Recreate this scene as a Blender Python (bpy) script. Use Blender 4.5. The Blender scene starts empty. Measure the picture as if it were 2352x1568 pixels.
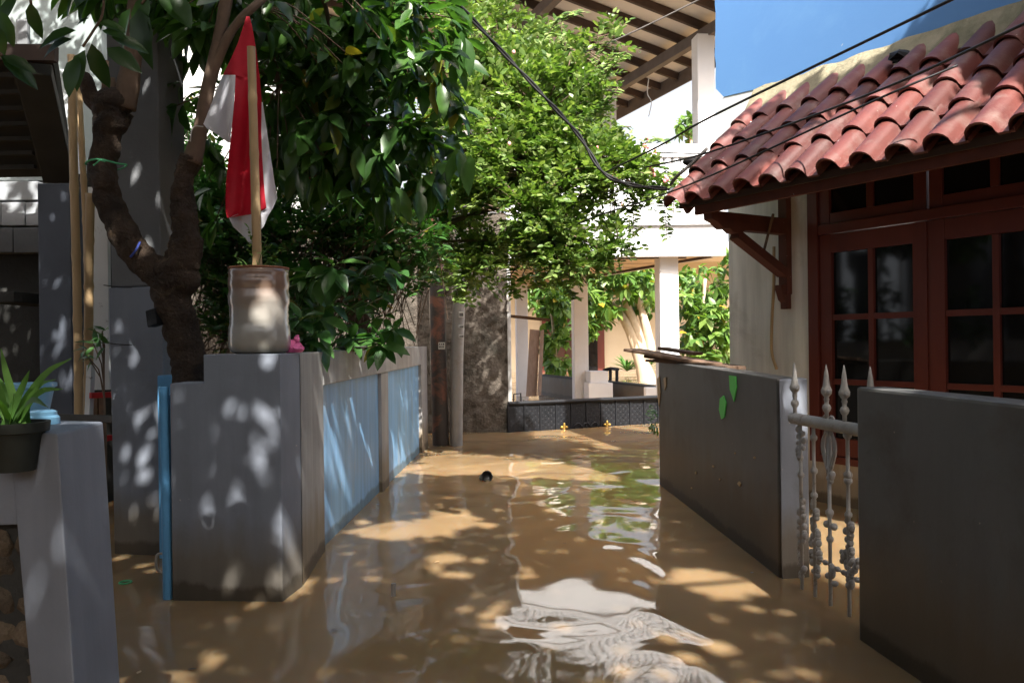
import bpy, bmesh, math, random
import numpy as np
from mathutils import Vector, Matrix, noise

random.seed(7)
rng = np.random.default_rng(7)
SC = bpy.context.scene
COL = SC.collection

# ------------------------------------------------------------------ camera, sky, sun, exposure
EYE = 1.2
FPX = 1830.0
ROLL = 0.012
cam_data = bpy.data.cameras.new('camera')
cam_data.sensor_width = 36.0
cam_data.lens = 36.0 * FPX / 2352.0
cam_data.clip_start = 0.05
cam_data.clip_end = 600
cam = bpy.data.objects.new('camera', cam_data)
COL.objects.link(cam)
cam.matrix_world = Matrix.Translation((0, 0, EYE)) @ Matrix.Rotation(math.radians(90), 4, 'X') @ Matrix.Rotation(-ROLL, 4, 'Z')
SC.camera = cam

SUN = Vector((0.16, -0.66, 0.74)).normalized()
world = bpy.data.worlds.new('World')
SC.world = world
world.use_nodes = True
wn = world.node_tree.nodes
wl = world.node_tree.links
bg = wn['Background']
sky = wn.new('ShaderNodeTexSky')
sky.sky_type = 'NISHITA'
sky.sun_disc = False
sky.sun_elevation = math.asin(SUN.z)
sky.sun_rotation = math.atan2(SUN.x, SUN.y)
sky.dust_density = 8.0
sky.air_density = 0.7
sky.ozone_density = 1.0
tcw = wn.new('ShaderNodeTexCoord')
sxw = wn.new('ShaderNodeSeparateXYZ')
wl.new(tcw.outputs['Generated'], sxw.inputs[0])
mrw = wn.new('ShaderNodeMapRange')
mrw.interpolation_type = 'SMOOTHSTEP'
mrw.inputs[1].default_value = 0.58
mrw.inputs[2].default_value = 0.22
mrw.inputs[3].default_value = 0.0
mrw.inputs[4].default_value = 0.95
wl.new(sxw.outputs['Z'], mrw.inputs[0])
mxw = wn.new('ShaderNodeMix')
mxw.data_type = 'RGBA'
wl.new(mrw.outputs[0], mxw.inputs[0])
wl.new(sky.outputs['Color'], mxw.inputs[6])
mxw.inputs[7].default_value = (3.0, 3.15, 3.4, 1)
wl.new(mxw.outputs[2], bg.inputs['Color'])
bg.inputs['Strength'].default_value = 0.12
sun_data = bpy.data.lights.new('sun', 'SUN')
sun_data.energy = 5.0
sun_data.angle = math.radians(0.55)
sun_data.color = (1.0, 0.96, 0.89)
sun = bpy.data.objects.new('sun', sun_data)
COL.objects.link(sun)
sun.location = (0, 0, 30)
sun.rotation_euler = SUN.to_track_quat('Z', 'Y').to_euler()
SC.view_settings.view_transform = 'Standard'
SC.view_settings.look = 'None'
SC.view_settings.exposure = 1.6
SC.view_settings.gamma = 1.0
SC.view_settings.use_curve_mapping = False
SC.render.engine = 'CYCLES'
SC.cycles.max_bounces = 8
SC.cycles.diffuse_bounces = 4
SC.cycles.glossy_bounces = 4
SC.cycles.transmission_bounces = 5
SC.cycles.caustics_reflective = False
SC.cycles.caustics_refractive = False
SC.cycles.sample_clamp_indirect = 6.0
SC.cycles.use_denoising = True

# ------------------------------------------------------------------ measuring helpers
CR, SR = math.cos(ROLL), math.sin(ROLL)


def _unroll(u, v):
    dx, dy = u - 1176.0, v - 784.0
    return dx * CR - dy * SR, dx * SR + dy * CR


def P(u, v, d):
    """survey point: direction read off the photograph, at distance d ahead"""
    a, b = _unroll(u, v)
    return Vector((a / FPX * d, d, EYE - b / FPX * d))


def G(u, v, z=0.0):
    """point where that direction meets the level z"""
    a, b = _unroll(u, v)
    d = (EYE - z) * FPX / b
    return Vector((a / FPX * d, d, z))


def PZ(u, v, z):
    return G(u, v, z)


# ------------------------------------------------------------------ mesh helpers
WPOS = {}


def wpos(o):
    return WPOS.get(o.name, Vector((0, 0, 0)))


def tag(o, label=None, cat=None, group=None, kind=None):
    if label: o['label'] = label
    if cat: o['category'] = cat
    if group: o['group'] = group
    if kind: o['kind'] = kind
    return o


def thing(name, label, cat, loc=(0, 0, 0), group=None):
    o = bpy.data.objects.new(name, None)
    o.empty_display_size = 0.1
    COL.objects.link(o)
    o.location = loc
    WPOS[o.name] = Vector(loc)
    return tag(o, label, cat, group)


class MB:
    def __init__(s):
        s.v = []
        s.f = []
        s.mi = []

    def add(s, vs, fs, m=0):
        b = len(s.v)
        s.v.extend([tuple(p) for p in vs])
        for f in fs:
            s.f.append(tuple(i + b for i in f))
            s.mi.append(m)
        return s

    def prism(s, foot, z0, z1, m=0):
        """foot: list of (x, y) or of (bottom xyz, top xyz) pairs, counter-clockwise from above"""
        n = len(foot)
        if hasattr(foot[0][0], '__len__'):
            bot = [tuple(p[0]) for p in foot]
            top = [tuple(p[1]) for p in foot]
        else:
            zs = z1 if hasattr(z1, '__len__') else [z1] * n
            bot = [(p[0], p[1], z0) for p in foot]
            top = [(p[0], p[1], zs[i]) for i, p in enumerate(foot)]
        fs = [tuple(range(n - 1, -1, -1)), tuple(range(n, 2 * n))]
        for i in range(n):
            j = (i + 1) % n
            fs.append((i, j, n + j, n + i))
        return s.add(bot + top, fs, m)

    def obox(s, o, ax, ay, az, m=0):
        """box from a corner and three edge vectors"""
        o, ax, ay, az = Vector(o), Vector(ax), Vector(ay), Vector(az)
        p = [o, o + ax, o + ax + ay, o + ay]
        vs = p + [q + az for q in p]
        fs = [(3, 2, 1, 0), (4, 5, 6, 7), (0, 1, 5, 4), (1, 2, 6, 5), (2, 3, 7, 6), (3, 0, 4, 7)]
        if ax.cross(ay).dot(az) < 0:
            fs = [tuple(reversed(f)) for f in fs]
        return s.add(vs, fs, m)

    def bar(s, a, b, w, h, up=(0, 0, 1), m=0):
        """rectangular bar between two points, w across, h along up"""
        a, b = Vector(a), Vector(b)
        d = b - a
        side = d.cross(Vector(up)).normalized() * w
        u2 = side.cross(d).normalized() * h
        return s.obox(a - side / 2 - u2 / 2, d, side, u2, m)

    def tube(s, pts, rad, n=8, wob=0.0, cap=True, m=0, wf=3.0):
        pts = [Vector(p) for p in pts]
        if not hasattr(rad, '__len__'):
            rad = [rad] * len(pts)
        b = len(s.v)
        t = (pts[1] - pts[0]).normalized()
        ref = Vector((1, 0, 0)) if abs(t.x) < 0.8 else Vector((0, 1, 0))
        x = t.cross(ref).normalized()
        for i, p in enumerate(pts):
            if i == 0: t = pts[1] - pts[0]
            elif i == len(pts) - 1: t = pts[-1] - pts[-2]
            else: t = pts[i + 1] - pts[i - 1]
            t = t.normalized()
            x = (x - t * x.dot(t)).normalized()
            y = t.cross(x)
            for k in range(n):
                a = 2 * math.pi * k / n
                r = rad[i]
                d = x * math.cos(a) + y * math.sin(a)
                if wob:
                    q = (p + d * r) * wf
                    r *= 1 + wob * (noise.noise(q) + 0.6 * noise.noise(q * 2.7))
                s.v.append(tuple(p + d * r))
        for i in range(len(pts) - 1):
            for k in range(n):
                k2 = (k + 1) % n
                s.f.append((b + i * n + k, b + i * n + k2, b + (i + 1) * n + k2, b + (i + 1) * n + k))
                s.mi.append(m)
        if cap:
            s.f.append(tuple(b + k for k in range(n - 1, -1, -1))); s.mi.append(m)
            e = b + (len(pts) - 1) * n
            s.f.append(tuple(e + k for k in range(n))); s.mi.append(m)
        return s

    def lathe(s, c, prof, n=20, m=0, axis=(0, 0, 1)):
        """prof: list of (radius, height) along axis from c"""
        c = Vector(c)
        az = Vector(axis).normalized()
        ax = az.orthogonal().normalized()
        ay = az.cross(ax)
        b = len(s.v)
        for r, h in prof:
            for k in range(n):
                a = 2 * math.pi * k / n
                s.v.append(tuple(c + (ax * math.cos(a) + ay * math.sin(a)) * r + az * h))
        for i in range(len(prof) - 1):
            for k in range(n):
                k2 = (k + 1) % n
                s.f.append((b + i * n + k, b + i * n + k2, b + (i + 1) * n + k2, b + (i + 1) * n + k))
                s.mi.append(m)
        s.f.append(tuple(b + k for k in range(n - 1, -1, -1))); s.mi.append(m)
        e = b + (len(prof) - 1) * n
        s.f.append(tuple(e + k for k in range(n))); s.mi.append(m)
        return s

    def ball(s, c, r, nu=8, nv=6, m=0, sc=(1, 1, 1)):
        c = Vector(c)
        b = len(s.v)
        for i in range(nv + 1):
            th = math.pi * i / nv
            for k in range(nu):
                a = 2 * math.pi * k / nu
                s.v.append((c.x + r * sc[0] * math.sin(th) * math.cos(a), c.y + r * sc[1] * math.sin(th) * math.sin(a), c.z + r * sc[2] * math.cos(th)))
        for i in range(nv):
            for k in range(nu):
                k2 = (k + 1) % nu
                s.f.append((b + i * nu + k, b + (i + 1) * nu + k, b + (i + 1) * nu + k2, b + i * nu + k2)); s.mi.append(m)
        return s

    def sheet(s, fn, nu, nv, m=0):
        b = len(s.v)
        for j in range(nv + 1):
            for i in range(nu + 1):
                s.v.append(tuple(fn(i / nu, j / nv)))
        for j in range(nv):
            for i in range(nu):
                a = b + j * (nu + 1) + i
                s.f.append((a, a + 1, a + nu + 2, a + nu + 1)); s.mi.append(m)
        return s

    def build(s, name, mats, parent=None, loc=None, smooth=False, bevel=0.0, label=None, cat=None, group=None, kind=None, auto=None, wob=0.0):
        me = bpy.data.meshes.new(name)
        off = wpos(parent) if parent is not None else Vector(loc or (0, 0, 0))
        me.from_pydata([(x - off.x, y - off.y, z - off.z) for x, y, z in s.v], [], s.f)
        if not isinstance(mats, (list, tuple)):
            mats = [mats]
        for mm in mats:
            me.materials.append(mm)
        if len(mats) > 1:
            me.polygons.foreach_set('material_index', s.mi)
        if bevel or wob:
            bm = bmesh.new()
            bm.from_mesh(me)
            bmesh.ops.recalc_face_normals(bm, faces=bm.faces)
            if wob:
                bmesh.ops.subdivide_edges(bm, edges=[e for e in bm.edges if e.calc_length() > 0.3], cuts=6, use_grid_fill=True)
                for v in bm.verts:
                    q = v.co + off
                    n1 = noise.noise_vector(q * 3.1)
                    n2 = noise.noise_vector(q * 9.0)
                    v.co += (n1 + n2 * 0.5) * wob
            if bevel:
                es = [e for e in bm.edges if len(e.link_faces) == 2 and e.calc_face_angle(0) > 0.6]
                bmesh.ops.bevel(bm, geom=es, offset=bevel, segments=2, affect='EDGES', profile=0.6)
            bm.to_mesh(me)
            bm.free()
        if smooth:
            me.polygons.foreach_set('use_smooth', [True] * len(me.polygons))
            if auto is not None:
                me.set_sharp_from_angle(angle=auto)
        me.update()
        o = bpy.data.objects.new(name, me)
        COL.objects.link(o)
        if parent is not None:
            o.parent = parent
            WPOS[o.name] = off
        else:
            o.location = off
            WPOS[o.name] = off
        return tag(o, label, cat, group, kind)


# ------------------------------------------------------------------ materials
def new_mat(name):
    m = bpy.data.materials.new(name)
    m.use_nodes = True
    nt = m.node_tree
    return m, nt, nt.nodes, nt.links, nt.nodes['Principled BSDF']


def pos_node(N, L, scale=(1, 1, 1)):
    g = N.new('ShaderNodeNewGeometry')
    mp = N.new('ShaderNodeMapping')
    mp.inputs['Scale'].default_value = scale
    L.new(g.outputs['Position'], mp.inputs['Vector'])
    return mp.outputs['Vector']


def noise_node(N, L, vec, scale, detail=5, rough=0.55, dist=0.0):
    n = N.new('ShaderNodeTexNoise')
    n.inputs['Scale'].default_value = scale
    n.inputs['Detail'].default_value = detail
    n.inputs['Roughness'].default_value = rough
    n.inputs['Distortion'].default_value = dist
    L.new(vec, n.inputs['Vector'])
    return n.outputs['Fac']


def ramp(N, L, fac, stops):
    r = N.new('ShaderNodeValToRGB')
    e = r.color_ramp.elements
    e[0].position, e[0].color = stops[0][0], (*stops[0][1], 1)
    e[1].position, e[1].color = stops[-1][0], (*stops[-1][1], 1)
    for p, c in stops[1:-1]:
        q = e.new(p)
        q.color = (*c, 1)
    L.new(fac, r.inputs['Fac'])
    return r.outputs['Color']


def mix(N, L, fac, a, b, mode='MIX'):
    m = N.new('ShaderNodeMix')
    m.data_type = 'RGBA'
    m.blend_type = mode
    for k, x in ((0, fac), (6, a), (7, b)):
        if hasattr(x, 'is_linked'):
            L.new(x, m.inputs[k])
        elif k == 0:
            m.inputs[k].default_value = x
        else:
            m.inputs[k].default_value = (*x, 1)
    return m.outputs[2]


def surf(name, c1, c2=None, scale=4, rough=0.85, bump=0.25, bscale=45, bdist=0.01, stretch=(1, 1, 1), spec=0.3, metal=0.0,
         stain=None, stain_scale=1.2, stain_lo=0.55, stain_hi=0.7, island=0.0, objrand=0.0, tide=None, specks=None, coat=0.0, streak=0.0, wet=False):
    m, nt, N, L, B = new_mat(name)
    v = pos_node(N, L, stretch)
    c2 = c2 or tuple(x * 0.75 for x in c1)
    col = ramp(N, L, noise_node(N, L, v, scale, 8, 0.6), [(0.3, c1), (0.7, c2)])
    if stain:
        f = ramp(N, L, noise_node(N, L, v, stain_scale, 10, 0.68, 0.3), [(stain_lo, (0, 0, 0)), (stain_hi, (1, 1, 1))])
        col = mix(N, L, f, col, stain)
    if specks:
        f = ramp(N, L, noise_node(N, L, v, specks[1], 3, 0.5), [(specks[2], (0, 0, 0)), (specks[2] + 0.03, (1, 1, 1))])
        col = mix(N, L, f, col, specks[0])
    if tide:
        g = N.new('ShaderNodeNewGeometry')
        sx = N.new('ShaderNodeSeparateXYZ')
        L.new(g.outputs['Position'], sx.inputs[0])
        ma = N.new('ShaderNodeMath'); ma.operation = 'MULTIPLY_ADD'
        L.new(noise_node(N, L, pos_node(N, L, (6, 6, 1.5)), 1.0, 6, 0.6), ma.inputs[0])
        ma.inputs[1].default_value = -tide[1]
        L.new(sx.outputs['Z'], ma.inputs[2])
        f = ramp(N, L, ma.outputs[0], [(0.0, (1, 1, 1)), (tide[2], (0, 0, 0))])
        col = mix(N, L, f, col, tide[0])
    if streak:
        f = ramp(N, L, noise_node(N, L, pos_node(N, L, (9, 9, 0.7)), 1.0, 6, 0.6), [(0.35, (1 - streak,) * 3), (0.65, (1 + streak * .5,) * 3)])
        col = mix(N, L, 1.0, col, f, 'MULTIPLY')
    if wet:
        g = N.new('ShaderNodeNewGeometry')
        sx = N.new('ShaderNodeSeparateXYZ')
        L.new(g.outputs['Position'], sx.inputs[0])
        ma = N.new('ShaderNodeMath'); ma.operation = 'MULTIPLY_ADD'
        L.new(noise_node(N, L, pos_node(N, L, (5, 5, 2)), 1.0, 8, 0.7), ma.inputs[0])
        ma.inputs[1].default_value = -0.12
        L.new(sx.outputs['Z'], ma.inputs[2])
        f = ramp(N, L, ma.outputs[0], [(0.0, (0.5, 0.47, 0.42)), (0.025, (1, 1, 1))])
        col = mix(N, L, 1.0, col, f, 'MULTIPLY')
    if island:
        g = N.new('ShaderNodeNewGeometry')
        f = ramp(N, L, g.outputs['Random Per Island'], [(0, (1 - island,) * 3), (1, (1 + island,) * 3)])
        col = mix(N, L, 1.0, col, f, 'MULTIPLY')
    if objrand:
        oi = N.new('ShaderNodeObjectInfo')
        f = ramp(N, L, oi.outputs['Random'], [(0, (1 - objrand,) * 3), (1, (1 + objrand * 0.6,) * 3)])
        col = mix(N, L, 1.0, col, f, 'MULTIPLY')
    L.new(col, B.inputs['Base Color'])
    B.inputs['Roughness'].default_value = rough
    B.inputs['Specular IOR Level'].default_value = spec
    B.inputs['Metallic'].default_value = metal
    B.inputs['Coat Weight'].default_value = coat
    if bump:
        bp = N.new('ShaderNodeBump')
        bp.inputs['Strength'].default_value = bump
        bp.inputs['Distance'].default_value = bdist
        L.new(noise_node(N, L, v, bscale, 6, 0.65), bp.inputs['Height'])
        L.new(bp.outputs['Normal'], B.inputs['Normal'])
    return m


def leaf_mat(name, c_dark, c_mid, c_light, trans=0.35, rough=0.35, spec=0.5, odd=None):
    m, nt, N, L, B = new_mat(name)
    g = N.new('ShaderNodeNewGeometry')
    oi = N.new('ShaderNodeObjectInfo')
    ad = N.new('ShaderNodeMath'); ad.operation = 'ADD'
    L.new(g.outputs['Random Per Island'], ad.inputs[0])
    L.new(oi.outputs['Random'], ad.inputs[1])
    fr = N.new('ShaderNodeMath'); fr.operation = 'FRACT'
    L.new(ad.outputs[0], fr.inputs[0])
    stops = [(0.0, c_dark), (0.45, c_mid), (0.93, c_light)]
    if odd:
        stops += [(0.975, c_light), (1.0, odd)]
    else:
        stops += [(1.0, c_light)]
    col = ramp(N, L, fr.outputs[0], stops)
    v = pos_node(N, L)
    col = mix(N, L, 0.5, col, ramp(N, L, noise_node(N, L, v, 18, 3), [(0.3, (0.7, 0.7, 0.7)), (0.7, (1.2, 1.2, 1.1))]), 'MULTIPLY')
    L.new(col, B.inputs['Base Color'])
    B.inputs['Roughness'].default_value = rough
    B.inputs['Specular IOR Level'].default_value = spec
    tr = N.new('ShaderNodeBsdfTranslucent')
    tc = mix(N, L, 1.0, col, (1.3, 1.5, 0.6), 'MULTIPLY')
    L.new(tc, tr.inputs['Color'])
    ms = N.new('ShaderNodeMixShader')
    ms.inputs[0].default_value = trans
    L.new(B.outputs[0], ms.inputs[1])
    L.new(tr.outputs[0], ms.inputs[2])
    L.new(ms.outputs[0], nt.nodes['Material Output'].inputs['Surface'])
    return m


M = {}
M['grey'] = surf('grey_paint', (0.225, 0.25, 0.30), (0.175, 0.19, 0.225), 2.5, 0.6, 0.15, 60, 0.006, streak=0.1, wet=True, stain=(0.10, 0.095, 0.085), stain_scale=0.9, stain_lo=0.56, stain_hi=0.8, tide=((0.155, 0.14, 0.12), 0.35, 0.2), specks=((0.42, 0.40, 0.37), 26, 0.745))
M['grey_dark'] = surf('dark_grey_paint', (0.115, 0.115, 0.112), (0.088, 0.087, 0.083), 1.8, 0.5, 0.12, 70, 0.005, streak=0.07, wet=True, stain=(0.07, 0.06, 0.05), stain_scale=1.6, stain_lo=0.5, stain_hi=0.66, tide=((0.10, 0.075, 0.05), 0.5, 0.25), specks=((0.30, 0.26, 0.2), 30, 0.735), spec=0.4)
M['grey_light'] = surf('light_grey_paint', (0.40, 0.39, 0.38), (0.31, 0.305, 0.30), 3, 0.65, 0.2, 50, 0.006, streak=0.2, wet=True, tide=((0.26, 0.21, 0.15), 0.4, 0.2), stain=(0.22, 0.2, 0.18), stain_scale=1.5, stain_lo=0.6, stain_hi=0.75)
M['blue_panel'] = surf('blue_panel_paint', (0.19, 0.40, 0.68), (0.25, 0.46, 0.70), 2.2, 0.45, 0.1, 50, 0.004, stretch=(3, 3, 0.7), stain=(0.34, 0.44, 0.52), stain_scale=2.0, stain_lo=0.55, stain_hi=0.75, streak=0.25, wet=True, specks=((0.5, 0.36, 0.2), 22, 0.74))
M['blue_steel'] = surf('blue_steel_paint', (0.12, 0.35, 0.62), (0.10, 0.28, 0.5), 8, 0.4, 0.1, 80, 0.003, specks=((0.2, 0.1, 0.05), 30, 0.72))
M['concrete'] = surf('stained_concrete', (0.175, 0.18, 0.19), (0.12, 0.125, 0.13), 1.7, 0.85, 0.3, 50, 0.01, stain=(0.035, 0.04, 0.035), stain_scale=1.0, stain_lo=0.57, stain_hi=0.66)
M['rough'] = surf('rough_render', (0.12, 0.10, 0.082), (0.06, 0.05, 0.04), 5, 0.95, 0.9, 35, 0.03, stain=(0.035, 0.035, 0.028), stain_scale=1.5, stain_lo=0.5, stain_hi=0.68)
M['rough_white'] = surf('rough_white_render', (0.62, 0.62, 0.60), (0.48, 0.48, 0.47), 6, 0.95, 0.8, 30, 0.03, stain=(0.2, 0.2, 0.19), stain_scale=1.3, stain_lo=0.6, stain_hi=0.75)
M['white'] = surf('white_paint', (0.76, 0.77, 0.79), (0.68, 0.69, 0.71), 2.0, 0.7, 0.12, 40, 0.006, stain=(0.5, 0.5, 0.5), stain_scale=1.4, stain_lo=0.6, stain_hi=0.8)
M['white_old'] = surf('old_white_wall', (0.79, 0.775, 0.755), (0.72, 0.70, 0.68), 1.6, 0.8, 0.25, 14, 0.012, streak=0.2, wet=True, stain=(0.42, 0.39, 0.35), stain_scale=1.6, stain_lo=0.56, stain_hi=0.8, tide=((0.33, 0.27, 0.2), 0.4, 0.25))
M['pale_wall'] = surf('pale_mint_wall', (0.26, 0.30, 0.30), (0.22, 0.25, 0.25), 1.4, 0.85, 0.15, 30, 0.01, stain=(0.25, 0.27, 0.26), stain_scale=1.2, stain_lo=0.6, stain_hi=0.75)
M['cream'] = surf('cream_wall', (0.62, 0.55, 0.42), (0.55, 0.48, 0.36), 1.0, 0.85, 0.1)
M['soffit'] = surf('cream_soffit', (0.70, 0.55, 0.40), (0.64, 0.50, 0.36), 1.3, 0.7, 0.05)
M['soffit_board'] = surf('stained_ceiling_board', (0.78, 0.73, 0.67), (0.70, 0.64, 0.57), 0.9, 0.8, 0.05, stain=(0.45, 0.36, 0.27), stain_scale=0.8, stain_lo=0.58, stain_hi=0.64)
M['rafter'] = surf('dark_rafter_wood', (0.075, 0.05, 0.04), (0.05, 0.034, 0.028), 6, 0.7, 0.2, 60, 0.004)
M['beam'] = surf('weathered_beam_wood', (0.16, 0.135, 0.125), (0.12, 0.10, 0.09), 6, 0.7, 0.2, 60, 0.004)
M['red_wood'] = surf('red_brown_wood', (0.14, 0.032, 0.022), (0.10, 0.022, 0.016), 5, 0.4, 0.2, 40, 0.003, stretch=(1, 1, 0.25), spec=0.45)
M['red_wood_dull'] = surf('weathered_red_wood', (0.135, 0.042, 0.03), (0.085, 0.03, 0.022), 7, 0.65, 0.35, 50, 0.005, specks=((0.4, 0.36, 0.32), 40, 0.74))
M['pane'] = surf('dark_glass', (0.008, 0.009, 0.01), (0.006, 0.006, 0.007), 2, 0.06, 0, spec=0.5)
M['tile'] = surf('clay_tile', (0.155, 0.042, 0.032), (0.10, 0.031, 0.027), 3.2, 0.5, 0.3, 60, 0.005, objrand=0.4, stain=(0.17, 0.105, 0.09), stain_scale=6.5, stain_lo=0.5, stain_hi=0.7, specks=((0.62, 0.6, 0.57), 24, 0.735), spec=0.4)
M['mortar'] = surf('mossy_mortar', (0.33, 0.29, 0.20), (0.22, 0.2, 0.13), 5, 0.95, 0.7, 30, 0.02, stain=(0.12, 0.12, 0.07), stain_scale=3, stain_lo=0.5, stain_hi=0.7)
M['bamboo'] = surf('bamboo', (0.50, 0.36, 0.20), (0.40, 0.27, 0.14), 5, 0.5, 0.1, 40, 0.003, stretch=(3, 3, 0.5), spec=0.4)
M['bark'] = surf('gnarled_bark', (0.085, 0.055, 0.036), (0.028, 0.02, 0.015), 7, 0.8, 1.0, 26, 0.05, stain=(0.24, 0.165, 0.10), stain_scale=5, stain_lo=0.58, stain_hi=0.75)
M['branch'] = surf('smooth_brown_bark', (0.17, 0.115, 0.08), (0.10, 0.07, 0.05), 9, 0.8, 0.4, 40, 0.01)
M['pale_bark'] = surf('pale_bark', (0.55, 0.45, 0.33), (0.40, 0.32, 0.23), 6, 0.8, 0.3, 30, 0.01)
M['pole_rust'] = surf('dark_rusty_pole', (0.06, 0.05, 0.045), (0.04, 0.034, 0.03), 3, 0.5, 0.2, 50, 0.004, stain=(0.17, 0.075, 0.05), stain_scale=3, stain_lo=0.52, stain_hi=0.62)
M['pole_grey'] = surf('galvanised_pole', (0.36, 0.34, 0.32), (0.27, 0.25, 0.23), 4, 0.45, 0.15, 50, 0.003, metal=0.3, stain=(0.2, 0.14, 0.09), stain_scale=3, stain_lo=0.58, stain_hi=0.75)
M['black_steel'] = surf('black_steel', (0.011, 0.012, 0.015), (0.007, 0.008, 0.01), 5, 0.5, 0.1, 60, 0.003, spec=0.3)
M['gold'] = surf('gold_paint', (0.55, 0.36, 0.10), (0.42, 0.26, 0.06), 8, 0.35, 0.1, 60, 0.003, metal=0.7)
M['iron_white'] = surf('peeling_white_iron', (0.36, 0.35, 0.335), (0.24, 0.23, 0.215), 9, 0.55, 0.5, 90, 0.004, stain=(0.17, 0.14, 0.11), stain_scale=14, stain_lo=0.58, stain_hi=0.68)
M['cable'] = surf('black_cable', (0.012, 0.012, 0.013), (0.01, 0.01, 0.01), 5, 0.5, 0)
M['cable_grey'] = surf('grey_cable', (0.13, 0.12, 0.115), (0.09, 0.085, 0.08), 5, 0.6, 0)
M['old_wood'] = surf('old_plank_wood', (0.20, 0.12, 0.075), (0.09, 0.06, 0.045), 6, 0.85, 0.6, 30, 0.008, stretch=(3, 1, 3), objrand=0.35)
M['grey_wood'] = surf('grey_brown_board', (0.40, 0.30, 0.24), (0.30, 0.22, 0.17), 5, 0.8, 0.3, 40, 0.004, stretch=(6, 6, 0.4))
M['rust_red'] = surf('red_painted_bar', (0.5, 0.03, 0.03), (0.4, 0.025, 0.025), 9, 0.4, 0.1, specks=((0.6, 0.5, 0.5), 30, 0.7))
M['pvc'] = surf('pale_blue_plastic', (0.22, 0.46, 0.66), (0.18, 0.38, 0.56), 4, 0.35, 0.05)
M['pot'] = surf('dark_green_pot', (0.022, 0.026, 0.022), (0.016, 0.018, 0.016), 4, 0.5, 0.05)
M['soil'] = surf('soil', (0.07, 0.045, 0.03), (0.04, 0.025, 0.018), 20, 0.95, 0.8, 60, 0.02)
M['pink'] = surf('pink_plastic', (0.85, 0.22, 0.45), (0.75, 0.15, 0.38), 15, 0.4, 0.3, 40, 0.01)
M['block'] = surf('white_block', (0.34, 0.36, 0.38), (0.28, 0.29, 0.31), 5, 0.9, 0.3, 50, 0.006, objrand=0.1)
M['stone'] = surf('brown_rough_stone', (0.2, 0.15, 0.10), (0.08, 0.065, 0.05), 8, 0.9, 0.8, 25, 0.03, objrand=0.3)
M['dark_wall'] = surf('plain_dark_wall', (0.05, 0.05, 0.047), (0.03, 0.03, 0.028), 2, 0.95, 0.5, 20, 0.02)  # plain dark tone for porch, room and infill walls
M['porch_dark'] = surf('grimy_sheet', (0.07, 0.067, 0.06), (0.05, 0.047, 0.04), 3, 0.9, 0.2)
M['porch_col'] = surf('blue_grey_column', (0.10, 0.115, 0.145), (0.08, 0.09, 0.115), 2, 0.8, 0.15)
M['red_cloth'] = surf('red_cloth', (0.58, 0.012, 0.03), (0.50, 0.01, 0.025), 4, 0.75, 0.25, 300, 0.001)
M['white_cloth'] = surf('white_cloth', (0.72, 0.73, 0.80), (0.66, 0.67, 0.75), 4, 0.75, 0.25, 300, 0.001)
M['cup'] = surf('black_plastic', (0.025, 0.025, 0.026), (0.018, 0.018, 0.018), 4, 0.4, 0.05)
M['green_paint'] = surf('green_paint_mark', (0.14, 0.70, 0.13), (0.12, 0.6, 0.11), 8, 0.5, 0.1)
M['sticker'] = surf('paper_sticker', (0.6, 0.58, 0.54), (0.5, 0.48, 0.44), 30, 0.7, 0)
M['print'] = surf('sticker_print', (0.05, 0.05, 0.05), (0.04, 0.04, 0.04), 30, 0.7, 0)
M['string_green'] = surf('green_string', (0.10, 0.42, 0.20), (0.08, 0.36, 0.16), 8, 0.7, 0)
M['string_blue'] = surf('blue_string', (0.06, 0.10, 0.42), (0.05, 0.08, 0.36), 8, 0.7, 0)
M['string_white'] = surf('white_string', (0.6, 0.6, 0.58), (0.5, 0.5, 0.48), 8, 0.7, 0)
M['white_card'] = surf('white_board', (0.70, 0.72, 0.74), (0.62, 0.64, 0.66), 3, 0.7, 0.1, stain=(0.2, 0.2, 0.2), stain_scale=7, stain_lo=0.62, stain_hi=0.68)
M['door'] = surf('dark_brown_door', (0.07, 0.03, 0.02), (0.05, 0.022, 0.015), 4, 0.5, 0.1)
M['fruit'] = surf('pink_fruit', (0.75, 0.18, 0.22), (0.8, 0.4, 0.38), 30, 0.35, 0)
M['tray'] = surf('dull_tin', (0.30, 0.30, 0.28), (0.2, 0.2, 0.18), 9, 0.5, 0.1, metal=0.4)

M['leaf_dark'] = leaf_mat('dark_glossy_leaf', (0.026, 0.064, 0.017), (0.042, 0.105, 0.024), (0.07, 0.155, 0.032), 0.42, 0.28, 0.6, odd=(0.30, 0.22, 0.03))
M['leaf_bush'] = leaf_mat('bright_small_leaf', (0.06, 0.12, 0.026), (0.125, 0.205, 0.05), (0.25, 0.32, 0.11), 0.35, 0.38, 0.45)
M['leaf_under'] = leaf_mat('broad_understorey_leaf', (0.025, 0.08, 0.02), (0.04, 0.12, 0.028), (0.07, 0.16, 0.04), 0.3, 0.35, 0.5, odd=(0.3, 0.22, 0.05))
M['leaf_far'] = leaf_mat('garden_leaf', (0.06, 0.13, 0.03), (0.10, 0.19, 0.04), (0.17, 0.26, 0.06), 0.35, 0.4, 0.4, odd=(0.45, 0.28, 0.03))
M['leaf_over'] = leaf_mat('overhead_leaf', (0.018, 0.05, 0.012), (0.028, 0.075, 0.016), (0.04, 0.10, 0.02), 0.3, 0.3, 0.5)
M['leaf_strap'] = leaf_mat('strap_leaf', (0.06, 0.14, 0.03), (0.09, 0.2, 0.04), (0.14, 0.26, 0.07), 0.3, 0.4, 0.4)


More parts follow.
